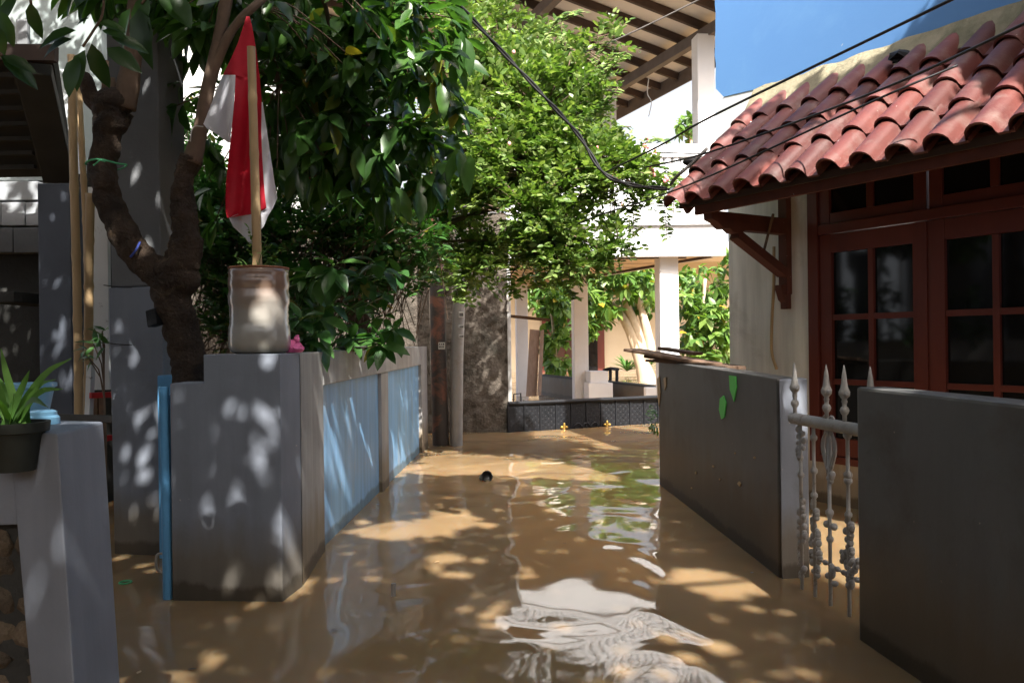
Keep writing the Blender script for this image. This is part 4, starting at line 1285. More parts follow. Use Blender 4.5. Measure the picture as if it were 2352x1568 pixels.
m_ = MB(); m_.bar(roofpt(-1.0, 2.2, .0), roofpt(6.5, 2.2, .0), .12, .16); m_.build('purlin', M['beam'], fh)
m_ = MB(); m_.tube(curve_pts([P(1490, 180, 12.6), P(1487, 215, 12.6), P(1496, 235, 12.6), P(1490, 268, 12.6)], 5), .008, 5); m_.build('rope', M['string_white'], loc=tuple(P(1490, 180, 12.6)), label='pale rope dangling from the far eave beam', cat='rope')

# porch floor things: low dark wall, pedestals, boards, pipe bracket
w0 = Vector((P(1236, 784, 18).x, 18, 0)); w1 = Vector((P(1520, 784, 12.7).x, 12.7, 0))
dw = (w1 - w0).normalized(); nw = Vector((dw.y, -dw.x, 0))
lwf = thing('low_wall', 'low dark porch wall behind the black gate', 'wall', xy(w0) + (0,))
m_ = MB(); m_.obox((w0.x, w0.y, -.4), w1 - w0, -nw * .15, (0, 0, .82)); m_.build('wall', M['grey_dark'], lwf, bevel=.01)
m_ = MB(); m_.obox((w0.x + nw.x * .02, w0.y + nw.y * .02, .421), w1 - w0, -nw * .19, (0, 0, .03)); m_.build('cap', M['black_steel'], lwf)
pd = thing('pedestal', 'stepped white masonry pedestal beside the middle porch post', 'pedestal', xy(P(1375, 900, 14.2)) + (0,))
for (u0, u1, v0, d, nm, z0) in ((1352, 1408, 880, 14.0, 'base_block', -.4), (1356, 1397, 853, 14.05, 'top_block', None)):
    a = P(u0, v0, d); b = P(u1, v0, d)
    if z0 is None: z0 = zp + .002
    zp = a.z
    MB().prism([(a.x, d), (b.x, d + .03), (b.x - .05, d + .45), (a.x - .05, d + .42)], z0, a.z).build(nm, M['white'], pd, bevel=.008)
a = P(1482, 890, 12.5); b = P(1510, 890, 12.5)
m_ = MB(); m_.prism([(a.x, 12.45), (b.x, 12.45), (b.x, 12.65), (a.x, 12.65)], -.4, a.z); m_.build('pedestal', M['white'], loc=(a.x, 12.45, 0), bevel=.008, label='small white block in front of the low porch wall near the planks', cat='pedestal')
br = thing('pipe_rail', 'short black pipe rail standing beside the white pedestal', 'rail', xy(P(1405, 880, 14.8)) + (0,))
m_ = MB(); m_.tube([P(1402, 905, 14.9), P(1402, 848, 14.9)], .03, 8); m_.build('leg', M['black_steel'], br, smooth=True, auto=.8)
m_ = MB(); m_.tube([P(1417, 905, 14.6), P(1417, 850, 14.6)], .03, 8); m_.build('leg', M['black_steel'], br, smooth=True, auto=.8)
m_ = MB(); m_.tube([P(1385, 851, 14.95), P(1404, 846, 14.9), P(1419, 848, 14.55)], .032, 8); m_.build('rail', M['black_steel'], br, smooth=True, auto=.8)
bd = thing('board_stack', 'two tall brown boards leaning beside the left porch post', 'boards', xy(P(1230, 905, 16)) + (0,))
MB().prism([(P(1208, 910, 16), P(1217, 756, 16.3)), (P(1233, 910, 16), P(1240, 758, 16.3)), (P(1233, 910, 16.06), P(1240, 758, 16.36)), (P(1208, 910, 16.06), P(1217, 756, 16.36))], 0, 0).build('board', M['grey_wood'], bd)
MB().prism([(P(1234, 908, 15.9), P(1241, 759, 16.25)), (P(1243, 908, 15.9), P(1250, 757, 16.25)), (P(1243, 908, 15.98), P(1250, 757, 16.33)), (P(1234, 908, 15.98), P(1241, 759, 16.33))], 0, 0).build('board', M['grey_wood'], bd)
m_ = MB(); m_.bar(P(1172, 726, 13.5), P(1262, 735, 13.6), .05, .05); m_.build('wooden_rod', M['old_wood'], loc=tuple(P(1172, 726, 13.5)), label='brown wooden rod sticking out past the left porch post', cat='rod')
m_ = MB(); m_.tube([P(1180, 925, 11.4), P(1180, 905, 11.4), P(1196, 903, 11.4), P(1197, 925, 11.4)], .012, 6); m_.build('gate_latch', M['black_steel'], loc=tuple(P(1188, 915, 11.4)), label='thin black hoop rising behind the left end of the low gate', cat='hoop')

# ------------------------------------------------------------------ far garden
ch = thing('cream_house', 'cream garden house with dark brown door far behind the porch', 'house', (4, 31, 0))
MB().prism([(P(1120, 784, 31).x, 31), (P(1700, 784, 31).x, 31), (P(1700, 784, 31).x, 31.3), (P(1120, 784, 31).x, 31.3)], -.5, 4.2).build('wall', M['cream'], ch)
a = P(1245, 784, 30.9); b = P(1388, 784, 30.9)
MB().prism([(a.x, 30.85), (b.x, 30.85), (b.x, 30.98), (a.x, 30.98)], -.4, 3.6).build('door_frame', M['red_wood'], ch)
a = P(1260, 784, 30.8); b = P(1374, 784, 30.8); n_ = 3
for k in range(n_):
    x0 = a.x + (b.x - a.x) * k / n_
    MB().prism([(x0 + .03, 30.78), (x0 + (b.x - a.x) / n_ - .03, 30.78), (x0 + (b.x - a.x) / n_ - .03, 30.84), (x0 + .03, 30.84)], -.3, 3.3).build('door', M['pane'] if k == 2 else M['door'], ch)
MB().prism([(P(1100, 784, 30).x, 27.2), (P(1720, 784, 30).x, 27.2), (P(1720, 784, 31).x, 31.4), (P(1100, 784, 31).x, 31.4)], 4.2, 4.5).build('roof', M['soffit_board'], ch)  # roof brought forward, unseen, so its overhang shades the cream wall

def far_tree(name, label, base, trunkpts, ells, nclus, size, d0, mat, bark, cat='tree', single=150, group=None, nl=(5, 8)):
    t = thing(name, label, cat, (base.x, base.y, 0), group)
    m_ = MB()
    for pts, rr in trunkpts:
        limb(m_, pts, rr, 8, 6, .12, 4)
    if m_.v:
        m_.build('trunk', M[bark], t, smooth=True)
    L_ = Leaves(leaf_template(0.5, 0.15, 0.35))
    for k in range(nclus):
        e, u, v_, a, b = pick_in(ells)
        d = e[4] + random.uniform(-1, 1) * e[5]
        L_.whorl(P(u, v_, d), (random.uniform(-.7, .7), random.uniform(-1, .2), random.uniform(-.4, .6)), random.randint(*nl), size * random.uniform(.7, 1.15), .5, .8)
    L_.build(t, M[mat], single)
    return t
td = 23
far_tree('garden_tree', 'pale-trunked garden tree with bright leaves between the porch posts', P(1480, 850, td),
         [([P(1490, 890, td), P(1470, 820, td), P(1440, 745, td), P(1405, 700, td)], [.3, .2, .14, .1]),
          ([P(1480, 830, td), P(1465, 770, td), P(1440, 700, td), P(1425, 640, td)], [.2, .16, .12, .1]),
          ([P(1498, 830, td), P(1490, 775, td), P(1470, 700, td), P(1455, 640, td)], [.16, .14, .12, .1])],
         [(1400, 660, 110, 55, 23, 1.5, 1), (1450, 640, 60, 40, 22.5, 1, 1), (1360, 720, 40, 60, 22, 1, .9), (1480, 690, 30, 50, 23.5, .8, .5), (1270, 660, 70, 60, 24, 1, 1), (1400, 605, 140, 40, 23, 1, .6)], 330, 0.36, td, 'leaf_far', 'pale_bark')
far_tree('garden_shrub', 'leafy yellow-green shrub between the left and middle porch posts', P(1280, 880, 19.5),
         [([P(1280, 900, 19.5), P(1275, 800, 19.5), P(1265, 700, 19.5)], [.05, .04, .03])],
         [(1275, 760, 32, 90, 19.5, .6, 1), (1285, 840, 28, 40, 19, .6, .7)], 70, 0.33, 19.5, 'leaf_far', 'pale_bark', 'shrub')
far_tree('garden_hedge', 'tall sunlit hedge between the right porch post and the white house corner', P(1615, 850, 18),
         [([P(1590, 890, 18), P(1610, 760, 18), P(1620, 640, 18)], [.06, .05, .04]), ([P(1640, 890, 18), P(1640, 760, 18), P(1650, 640, 18)], [.06, .05, .04])],
         [(1615, 670, 70, 70, 18, 1, 1), (1630, 760, 60, 90, 17.8, 1, 1.1), (1580, 790, 40, 50, 18.2, .8, .6), (1700, 700, 60, 140, 18, 1, .5)], 330, 0.26, 18, 'leaf_far', 'pale_bark', 'hedge', 200)
for (u, lab) in ((1440, 'spiky green clump plant below the pale trunk, left of two'), (1478, 'spiky green clump plant below the pale trunk, right of two')):
    c_ = P(u, 849, 28); t = thing('clump_plant', lab, 'plant', (c_.x, c_.y, 0), 'clump plants by the cream house')
    L_ = Leaves(leaf_template(0.13, 0.2, 0.5))
    for k in range(34):
        a = random.uniform(0, 6.28)
        L_.add((c_.x, c_.y, 0.1), (math.cos(a), math.sin(a) * .6, random.uniform(.5, 1.8)), (0, 0, 1), random.uniform(.5, .85))
    L_.build(t, M['leaf_under'], 40)
far_tree('distant_tree', 'pale distant treetop above the balcony rail', P(1585, 300, 40), [([P(1590, 420, 40), P(1588, 320, 40), P(1585, 280, 40)], [.15, .1, .06])],
         [(1585, 300, 28, 34, 40, 1, 1)], 60, 0.42, 40, 'leaf_far', 'pale_bark', 'tree', 60)

# ------------------------------------------------------------------ big small-leaved bush
bb_ = Vector((-1.55, 7.9, 0))
bs = thing('carissa_bush', 'large small-leaved bush with pink fruits overhanging the alley', 'bush', (bb_.x, bb_.y, 0))
stm = MB()
hubs = [P(1130, 420, 7.7), P(1230, 300, 7.4), P(1150, 180, 7.6), P(1300, 420, 7.2), P(1100, 560, 7.7), P(1400, 400, 7.0), P(1260, 540, 7.2), P(1320, 120, 7.4), P(1020, 500, 8.0)]
for h in hubs:
    b0_ = Vector((bb_.x + random.uniform(-.2, .2), bb_.y + random.uniform(-.1, .1), -.3))
    limb(stm, [b0_, b0_ + Vector((.1, -.05, 1.0)), Vector((-1.35, 7.75, 2.0)), h], [.03, .026, .02, .01], 6, 6, .1)
BL = Leaves(leaf_template(0.5, 0.15, 0.15, True))
BELL = [(1105, 75, 95, 60, 7.6, .5, .9), (1190, 205, 140, 100, 7.4, .6, 1.0), (1150, 320, 170, 150, 7.4, .7, 1.2), (1265, 270, 110, 120, 7.2, .5, 1.05), (1230, 430, 150, 140, 7.2, .6, 1.2), (1335, 165, 80, 50, 7.2, .4, .22), (1230, 170, 130, 90, 8.3, .4, .8),  # deepest cluster added out of sight to shade the rough wall
        (1395, 385, 115, 60, 7.0, .4, 1.5), (1480, 385, 68, 55, 6.9, .3, 1.5), (1100, 480, 110, 120, 7.7, .5, .9), (1300, 550, 100, 70, 7.0, .4, 1.1), (1200, 600, 110, 60, 7.3, .4, .7), (1010, 520, 90, 110, 8.0, .4, .55), (1040, 640, 50, 50, 7.6, .3, .4),
        (1395, 560, 45, 40, 6.9, .2, .5), (1320, 610, 70, 50, 7.0, .3, .8), (1080, 600, 70, 60, 7.6, .3, .6), (1390, 100, 40, 40, 7.2, .2, .35), (1440, 440, 50, 30, 6.9, .2, .7)]
for k in range(6200):
    e, u, v_, a, b = pick_in(BELL)
    dd = random.uniform(-1, 1)
    d = e[4] + dd * e[5] * math.sqrt(max(.1, 1 - (a * a + b * b)))
    c_ = P(u, v_, d)
    if noise.noise(c_ * 2.3) + 0.5 * noise.noise(c_ * 5.0) < random.uniform(-.32, -.02) and (a * a + b * b) > .08: continue
    ax = np.array([a * .6 + random.uniform(-.5, .5), -.4 + random.uniform(-.5, .4), -b * .6 + random.uniform(-.3, .6)])
    BL.sprig(c_, ax, random.uniform(.1, .22), random.randint(7, 10), random.uniform(.06, .1))
    if k % 3 == 0:
        h = min(hubs, key=lambda q: (q - c_).length)
        stm.tube([h, (h + c_) / 2 + Vector((0, 0, .04)), c_], .005, 4)
# trailing shoots that hang or reach out
for pts, n_ in (([P(1448, 430, 6.9), P(1455, 500, 6.9), P(1452, 548, 6.9)], 26), ([P(1520, 430, 6.9), P(1528, 490, 6.9), P(1532, 555, 6.9)], 30), ([P(1320, 200, 7.2), P(1390, 110, 7.2), P(1425, 70, 7.1)], 22), ([P(1300, 120, 7.2), P(1290, 50, 7.2), P(1330, 20, 7.2)], 16),
                ([P(1180, 80, 7.5), P(1150, 20, 7.5), P(1210, -10, 7.5)], 18), ([P(1330, 560, 7), P(1420, 575, 6.9), P(1460, 575, 6.9)], 18), ([P(1500, 370, 6.9), P(1540, 400, 6.9), P(1560, 420, 6.8)], 20), ([P(1330, 330, 7.1), P(1400, 300, 7), P(1450, 290, 7)], 16), ([P(1250, 90, 7.2), P(1290, 40, 7.2), P(1345, 28, 7.1)], 22), ([P(1340, 230, 7.1), P(1380, 170, 7.1), P(1425, 120, 7.0)], 24), ([P(1360, 200, 7.1), P(1410, 150, 7.0), P(1440, 118, 7.0)], 20), ([P(1330, 270, 7.1), P(1390, 240, 7), P(1420, 200, 7)], 20), ([P(1450, 350, 6.9), P(1500, 320, 6.9), P(1535, 330, 6.8)], 22), ([P(1380, 440, 7), P(1440, 480, 6.9), P(1480, 475, 6.9)], 22), ([P(1480, 420, 6.9), P(1540, 450, 6.8), P(1548, 490, 6.8)], 20), ([P(1390, 560, 7), P(1440, 560, 6.9), P(1450, 590, 6.9)], 20), ([P(1270, 600, 7.2), P(1300, 660, 7.1), P(1330, 690, 7.1)], 24), ([P(1190, 600, 7.3), P(1170, 650, 7.3), P(1200, 690, 7.3)], 14), ([P(1040, 560, 7.6), P(1050, 640, 7.5), P(1048, 690, 7.5)], 20)):
    cp = curve_pts(pts, 8)
    stm.tube(cp, .004, 4)
    for i in range(n_):
        q = cp[int(i / n_ * (len(cp) - 1))]
        for s_ in (-1, 1):
            BL.add(q, (s_ * random.uniform(.4, 1), random.uniform(-.6, .3), random.uniform(-.4, .4)), (random.uniform(-.4, .4), -.6, .8), random.uniform(.05, .085))
stm.build('stem', M['branch'], bs, smooth=True)
BL.build(bs, M['leaf_bush'])
for (u, v_) in [(1486, 318), (1480, 336), (1488, 338), (1372, 340), (1384, 343), (1505, 348), (1501, 356), (1411, 410), (1416, 412), (1408, 408), (1500, 392), (1493, 398), (1502, 402), (1530, 408), (1533, 412), (1527, 416), (1430, 470), (1492, 385), (1180, 120), (1170, 330)]:
    m_ = MB(); m_.ball(P(u, v_, 6.72), .017, 8, 6, sc=(.9, .9, 1.15)); m_.build('fruit', M['fruit'], bs, smooth=True)

# understorey plants behind the panelled wall
UELL = [(740, 660, 70, 60, 4.9, .3, 'broad-leaved understorey plant just right of the jug'), (860, 650, 60, 55, 5.6, .3, 'broad-leaved plant with a yellowing leaf behind the wall top'), (720, 750, 60, 45, 4.7, .25, 'low broad-leaved plant beside the pink bag'), (850, 760, 70, 45, 5.5, .3, 'broad-leaved plant hanging over the tin tray')]
for (u, v_, ru, rv, d, rd, lab) in UELL:
    b_ = Vector((min(P(u, 784, d + .15).x, -1.36), d + .15, 0))
    t = thing('broadleaf_plant', lab, 'plant', (b_.x, b_.y, 0), 'broad-leaved plants behind the wall')
    L_ = Leaves(leaf_template(0.46, 0.2, 0.35)); sm = MB()
    for k in range(9):
        a_, r_ = random.uniform(0, 6.28), math.sqrt(random.random())
        c_ = P(u + ru * r_ * math.cos(a_), v_ + rv * r_ * math.sin(a_), d + random.uniform(-1, 1) * rd)
        sm.tube(curve_pts([b_, Vector((b_.x, b_.y, max(1.0, c_.z * .8))), c_], 4), .006, 5)
        L_.whorl(c_, (random.uniform(-.5, .5), -.7, random.uniform(-.1, .5)), random.randint(5, 7), random.uniform(.13, .19), .5, .8)
    sm.build('stem', M['leaf_strap'], t, smooth=True)
    L_.build(t, M['leaf_under'])
# twiggy shade shrub filling the dark gap
t = thing('shade_shrub', 'dark twiggy shrub in deep shade behind the flag and jug', 'shrub', (P(700, 784, 7.2).x, 7.2, 0))
L_ = Leaves(leaf_template(0.5, 0.15, 0.2, True)); sm = MB()
for k in range(1700):
    e, u, v_, a, b = pick_in([(700, 480, 250, 90, 7.0, .5, 1), (880, 560, 140, 130, 7.2, .5, 1), (560, 560, 110, 130, 6.6, .5, 1), (700, 650, 200, 80, 7.3, .4, .6), (480, 480, 60, 160, 6.6, .4, .7), (600, 700, 130, 110, 6.4, .5, 1.0), (420, 360, 60, 120, 8.5, .4, .9)])
    c_ = P(u, v_, e[4] + random.uniform(-1, 1) * e[5])
    L_.sprig(c_, (random.uniform(-1, 1), -.4, random.uniform(-.5, .8)), .18, 8, .095)
    if k % 3 == 0:
        b_ = Vector((P(480 + 60 * random.randint(0, 5), 784, 7.3).x, 7.3, 0))
        mm = b_ + (c_ - b_) * .6 + Vector((random.uniform(-.5, .5), random.uniform(-.3, .3), random.uniform(0, .3)))
        sm.tube(curve_pts([mm, mm + (c_ - mm) * .5 + Vector((0, 0, .08)), c_], 3), .004, 4)
sm.build('stem', M['branch'], t); L_.build(t, M['leaf_under'], 120)
# sprig by the bamboo
t = thing('sapling', 'small leafy sapling between the bamboo poles and the concrete column', 'plant', xy(P(225, 830, 4.3)) + (0,))
L_ = Leaves(leaf_template(0.38, 0.2, 0.3)); sm = MB(); b_ = Vector((P(238, 784, 4.4).x, 4.4, 0))
for (u, v_) in ((235, 760), (215, 790), (190, 805), (228, 775), (205, 825), (240, 790)):
    c_ = P(u, v_, 4.3); sm.tube(curve_pts([b_, Vector((b_.x, b_.y, c_.z * .8)), c_], 3), .004, 4)
    L_.whorl(c_, (random.uniform(-1, .2), -.5, .2), 4, .085, .4, .8)
sm.build('stem', M['branch'], t); L_.build(t, M['leaf_under'])

# ------------------------------------------------------------------ right house
W0 = Vector((2.317, 5.70, 0))
WT = Vector((-0.531, 0.847, 0)).normalized()     # along wall, away
WN = Vector((-0.847, -0.531, 0)).normalized()    # out of wall, towards the alley
def H(t, out, z):
    return W0 + WT * t + WN * out + Vector((0, 0, z))
hs = thing('tiled_house', 'house with red tiled eave, dark red windows and blue upper wall at right', 'house', xy(W0) + (0,))
def hbox(t0, t1, o0, o1, z0, z1):
    m_ = MB(); m_.obox(H(t0, o0, z0), WT * (t1 - t0), WN * (o1 - o0), (0, 0, z1 - z0)); return m_
TW = 0.21          # left jamb of the window
WB = 0.30          # window sill height
hbox(TW, 1.0, -0.16, 0.0, -0.5, 2.7).build('wall', M['white_old'], hs, bevel=.012, wob=.004)
hbox(-4.5, TW - .001, -0.16, 0.0, -0.5, WB).build('wall', M['white_old'], hs, bevel=.006, wob=.004)
hbox(-4.5, TW - .001, -0.16, 0.0, 2.42, 3.16).build('wall', M['white_old'], hs)
m_ = MB(); m_.obox(H(0.998, -0.161, -0.5), WN * -4.0, WT * -0.15, (0, 0, 3.2)); m_.build('side_wall', M['white_old'], hs)
m_ = MB(); m_.obox(H(-4.5, -2.5, -0.5), WT * 5.3, WN * -.1, (0, 0, 3.2)); m_.build('inner_wall', M['dark_wall'], hs)
# blue upper wall with broken left edge
m_ = MB()
zb = [(1.05, 2.72), (1.10, 2.75), (1.14, 2.9), (1.08, 3.05), (1.11, 3.15)]
tl = []
zz = 3.21
edge = []
z_ = 2.72
while z_ < 6.4:
    edge.append((1.10 + 0.022 * noise.noise(Vector((z_ * 4, 3, 1))) + .012 * noise.noise(Vector((z_ * 17, 1, 1))), z_))
    z_ += 0.07
def lowz(t):
    return 3.20 - (1.1 - t) * 0.09
poly_f = [H(-4.5, 0.012, lowz(-4.5))] + [H(1.02, .012, lowz(1.0))] + [H(t_, .012, z_) for t_, z_ in edge if z_ > 3.22] + [H(-4.5, .012, 6.4)]
n_ = len(poly_f)
vs = poly_f + [p - WN * .17 for p in poly_f]
fs = [tuple(range(n_)), tuple(range(2 * n_ - 1, n_ - 1, -1))] + [(i, i + n_, (i + 1) % n_ + n_, (i + 1) % n_) for i in range(n_)]
m_.add(vs, fs); m_.build('blue_wall', None or surf('sky_blue_paint', (0.125, 0.285, 0.58), (0.115, 0.265, 0.56), 1.2, 0.6, 0.12, 25, .006, specks=((0.6, 0.6, 0.55), 7, .745), stain=(0.15, 0.32, 0.60), stain_scale=1.5, stain_lo=.5, stain_hi=.8), hs)
# pale strip below the blue
m_ = MB(); 
poly_f = [H(-4.5, 0.008, 2.62), H(1.0, .008, 2.62)] + [H(t_ + .005, .008, z_) for t_, z_ in edge if 2.7 < z_ < 3.19] + [H(1.02, .008, lowz(1.0) - .002), H(-4.5, .008, lowz(-4.5) - .002)]
n_ = len(poly_f); vs = poly_f + [p - WN * .15 for p in poly_f]
m_.add(vs, [tuple(range(n_)), tuple(range(2 * n_ - 1, n_ - 1, -1))] + [(i, i + n_, (i + 1) % n_ + n_, (i + 1) % n_) for i in range(n_)]); m_.build('pale_band', M['white'], hs)
for k in range(5):
    pass
# roof geometry
EO, EZ = 0.93, 2.16        # eave out and height of tile underside
TO, TZ = 0.02, 2.985
rl = math.hypot(EO - TO, TZ - EZ)
def R_(t, s, h):
    """roof surface: s from eave 0..1 to wall, h above the deck"""
    o = EO + (TO - EO) * s; z = EZ + (TZ - EZ) * s
    no = (TZ - EZ) / rl; nz = (EO - TO) / rl
    return H(t, o + no * h, z + nz * h)
T_L, T_R = 0.65, -2.75
m_ = MB()
q = [R_(T_L - .06, 0.02, -.01), R_(T_R, 0.02, -.01), R_(T_R, 1, -.01), R_(T_L - .06, 1, -.01)]
q2_ = [R_(T_L - .06, 0.02, -.04), R_(T_R, 0.02, -.04), R_(T_R, 1, -.04), R_(T_L - .06, 1, -.04)]
m_.add(q + q2_, [(0, 1, 2, 3), (7, 6, 5, 4), (0, 4, 5, 1), (1, 5, 6, 2), (2, 6, 7, 3), (3, 7, 4, 0)])
roof = m_.build('roof', M['rafter'], hs)
PIT = 0.212
def make_tile(t0, s0, s1, lift, tilt):
    m_ = MB()
    prof = []
    rr_ = 0.072
    for k in range(9):
        a = math.pi * k / 8
        prof.append((rr_ - rr_ * math.cos(a), 0.03 + 0.068 * math.sin(a)))
    prof = [(-0.004, 0.012)] + prof + [(0.152, 0.016), (PIT + .012, 0.014), (PIT + .014, 0.03)]
    prof2 = [(x + (0.0), h - 0.013) for x, h in prof]
    n_ = len(prof)
    vs = []
    for s, dh in ((s0, lift), (s0 + (s1 - s0) * .5, lift * .5), (s1, 0.0)):
        tap = 1.0 if s == s0 else (0.985 if s != s1 else 0.95)
        for x, h in prof:
            vs.append(R_(t0 - (x - .1) * tap - .1 + tilt * (s - s0), s, h + dh))
        for x, h in prof2:
            vs.append(R_(t0 - (x - .1) * tap - .1 + tilt * (s - s0), s, h + dh))
    fs = []
    for r in range(2):
        a = r * 2 * n_; b = (r + 1) * 2 * n_
        for k in range(n_ - 1):
            fs.append((a + k, a + k + 1, b + k + 1, b + k))
            fs.append((a + n_ + k + 1, a + n_ + k, b + n_ + k, b + n_ + k + 1))
        fs.append((a, b, b + n_, a + n_)); fs.append((a + n_ - 1, a + 2 * n_ - 1, b + 2 * n_ - 1, b + n_ - 1))
    for k in range(n_ - 1):
        fs.append((k, k + n_, k + n_ + 1, k + 1))
    m_.add(vs, fs)
    return m_
ROWS = 4
ncol = int((T_L - T_R) / PIT)
for r in range(ROWS):
    for c in range(ncol):
        s0 = r / ROWS * 0.985 - (0.03 if r == 0 else 0) - .02
        s1 = (r + 1) / ROWS * 0.985 + 0.05
        t0 = T_L - c * PIT + random.uniform(-.007, .007)
        make_tile(t0, s0 + random.uniform(-.008, .008), min(s1, 1.0), 0.034 + random.uniform(-.005, .008), random.uniform(-.02, .02)).build('tile', M['tile'], roof, smooth=True, auto=.7)
# mortar along the wall
m_ = MB()
npts = 60
vs, fs = [], []
for i in range(npts + 1):
    t = 0.70 + (T_R - 0.70) * i / npts
    jt = noise.noise(Vector((t * 6, 0, 0))) * .02
    vs += [H(t, .02, TZ + .18 + jt - (0.8 - t) * .012), H(t, .09 + jt, TZ + .06), H(t, .16, TZ - .06 + jt)]
    if i:
        b = (i - 1) * 3
        fs += [(b, b + 1, b + 4, b + 3), (b + 1, b + 2, b + 5, b + 4)]
m_.add(vs, fs); m_.build('mortar_strip', M['mortar'], roof, smooth=True)
m_ = MB(); m_.ball(R_(-.62, .9, .11), .05, 10, 7, sc=(1.4, 1, .8))
for i, p in enumerate(m_.v):
    q = Vector(p) + noise.noise_vector(Vector(p) * 30) * .03; m_.v[i] = tuple(q)
m_.build('plastic_bag', M['cable'], loc=tuple(R_(-.62, .9, .1)), label='crumpled black plastic scrap caught on the top row of roof tiles', cat='bag')
# fascia, purlins, rafters
def hb(t0, t1, o, z, w_, h_):
    m_ = MB(); m_.obox(H(t0, o, z), WT * (t1 - t0), WN * w_, (0, 0, h_)); return m_
hb(0.50, T_R, 0.85, 2.08, .03, .135).build('fascia', M['red_wood_dull'], hs, bevel=.004)
m_ = MB(); m_.obox(H(T_L - .03, EO - .04, EZ - .02), WT * (T_R - T_L), WN * .02, (0, 0, .045)); m_.build('eave_batten', M['rafter'], hs)
m_ = MB(); m_.bar(R_(T_L - .08, 0, -.05), R_(T_L - .08, 1, -.05), .03, .06, up=tuple(R_(0, 0, 1) - R_(0, 0, 0))); m_.build('verge_board', M['red_wood_dull'], hs)
for k in range(5):
    t = 0.42 - k * .75
    m_ = MB(); m_.bar(R_(t, 0.06, -.075), R_(t, 1, -.075), .05, .07, up=tuple(R_(0, 0, 1) - R_(0, 0, 0))); m_.build('rafter', M['red_wood'], hs)
def bracket(t):
    hb(t - .04, t + .04, 0.001, 1.53, .055, .75).build('bracket_post', M['red_wood_dull'], hs, bevel=.004)
    m_ = MB()
    pr = [(0.056, 2.10), (0.056, 1.98), (0.50, 1.98), (0.56, 1.955), (0.62, 1.96), (0.66, 1.985), (0.72, 1.98), (0.78, 2.02), (0.84, 2.04), (0.845, 2.10)]
    n_ = len(pr)
    vs = [H(t - .04, o, z) for o, z in pr] + [H(t + .04, o, z) for o, z in pr]
    m_.add(vs, [tuple(range(n_)), tuple(range(2 * n_ - 1, n_ - 1, -1))] + [(i, i + n_, (i + 1) % n_ + n_, (i + 1) % n_) for i in range(n_)])
    m_.build('bracket_arm', M['red_wood_dull'], hs, bevel=.004)
    m_ = MB(); m_.bar(H(t, .05, 1.69), H(t, .57, 1.95), .065, .085, up=tuple(WT)); m_.build('bracket_strut', M['red_wood_dull'], hs, bevel=.003)
    m_ = MB()
    pr = [(0.002, 1.60), (0.002, 1.42), (0.05, 1.42), (0.052, 1.47), (0.08, 1.49), (0.095, 1.53), (0.11, 1.56), (.11, 1.6)]
    n_ = len(pr)
    vs = [H(t - .03, o, z) for o, z in pr] + [H(t + .03, o, z) for o, z in pr]
    m_.add(vs, [tuple(range(n_)), tuple(range(2 * n_ - 1, n_ - 1, -1))] + [(i, i + n_, (i + 1) % n_ + n_, (i + 1) % n_) for i in range(n_)])
    m_.build('bracket_foot', M['red_wood_dull'], hs, bevel=.003)
bracket(0.41)
bracket(-2.3)
# windows
wf = hb(TW, TW - .085, -.06, WB, .09, 2.11).build('window_frame', M['red_wood'], hs, bevel=.004)
hb(TW - .086, -4.5, -.06, WB, .09, .05).build('window_sill', M['red_wood'], hs, bevel=.004)
hb(TW - .086, -4.5, -.06, 1.945, .085, .07).build('window_transom', M['red_wood'], hs, bevel=.004)
hb(TW - .086, -4.5, -.06, 2.36, .085, .05).build('window_head', M['red_wood'], hs)
CWD = 0.80
for k in range(4):
    tL = TW - .09 - k * (CWD + .02); tR = tL - CWD
    cs = hb(tL, tL - .095, -.045, WB + .052, .055, 1.59).build('casement', M['red_wood'], hs, bevel=.004)
    def sub(nm, mb_, mt, bv=.003):
        return mb_.build(nm, M[mt], cs, bevel=bv)
    sub('stile', hb(tR + .095, tR, -.045, WB + .052, .055, 1.59), 'red_wood')
    sub('bottom_rail', hb(tL - .096, tR + .096, -.045, WB + .052, .053, .13), 'red_wood')
    sub('top_rail', hb(tL - .096, tR + .096, -.045, 1.81, .053, .13), 'red_wood')
    tm = (tL + tR) / 2
    zr = [WB + .182, 0.885, 1.345, 1.81]
    sub('muntin', hb(tm + .02, tm - .02, -.03, WB + .184, .035, 1.624 - .30), 'red_wood', .003)
    for z_ in (zr[1], zr[2]):
        for (a_, b_) in ((tL - .097, tm + .021), (tm - .021, tR + .097)):
            sub('muntin', hb(a_, b_, -.031, z_ - .02, .035, .04), 'red_wood', .003)
    for (a_, b_) in ((tL - .09, tm), (tm, tR + .09)):
        for z0_, z1_ in zip(zr[:-1], zr[1:]):
            sub('pane', hb(a_ + .004, b_ - .004, -.026, z0_, .006, z1_ - z0_), 'pane', 0)
    ts = hb(tL, tL - .085, -.04, 2.017, .05, .34).build('transom_sash', M['red_wood'], hs, bevel=.003)
    for nm, a_, b_, z0_, h_, mt in (('stile', tR + .085, tR, 2.017, .34, 'red_wood'), ('bottom_rail', tL - .086, tR + .086, 2.017, .075, 'red_wood'), ('muntin', tm + .025, tm - .025, 2.093, .26, 'red_wood')):
        hb(a_, b_, -.041, z0_, .048, h_).build(nm, M[mt], ts, bevel=.003)
    hb(tL - .08, tR + .08, -.02, 2.09, .006, .27).build('pane', M['pane'], ts)
    hb(tR - .001, tR - .019, -.05, WB + .052, .05, 1.59).build('mullion', M['red_wood'], hs)
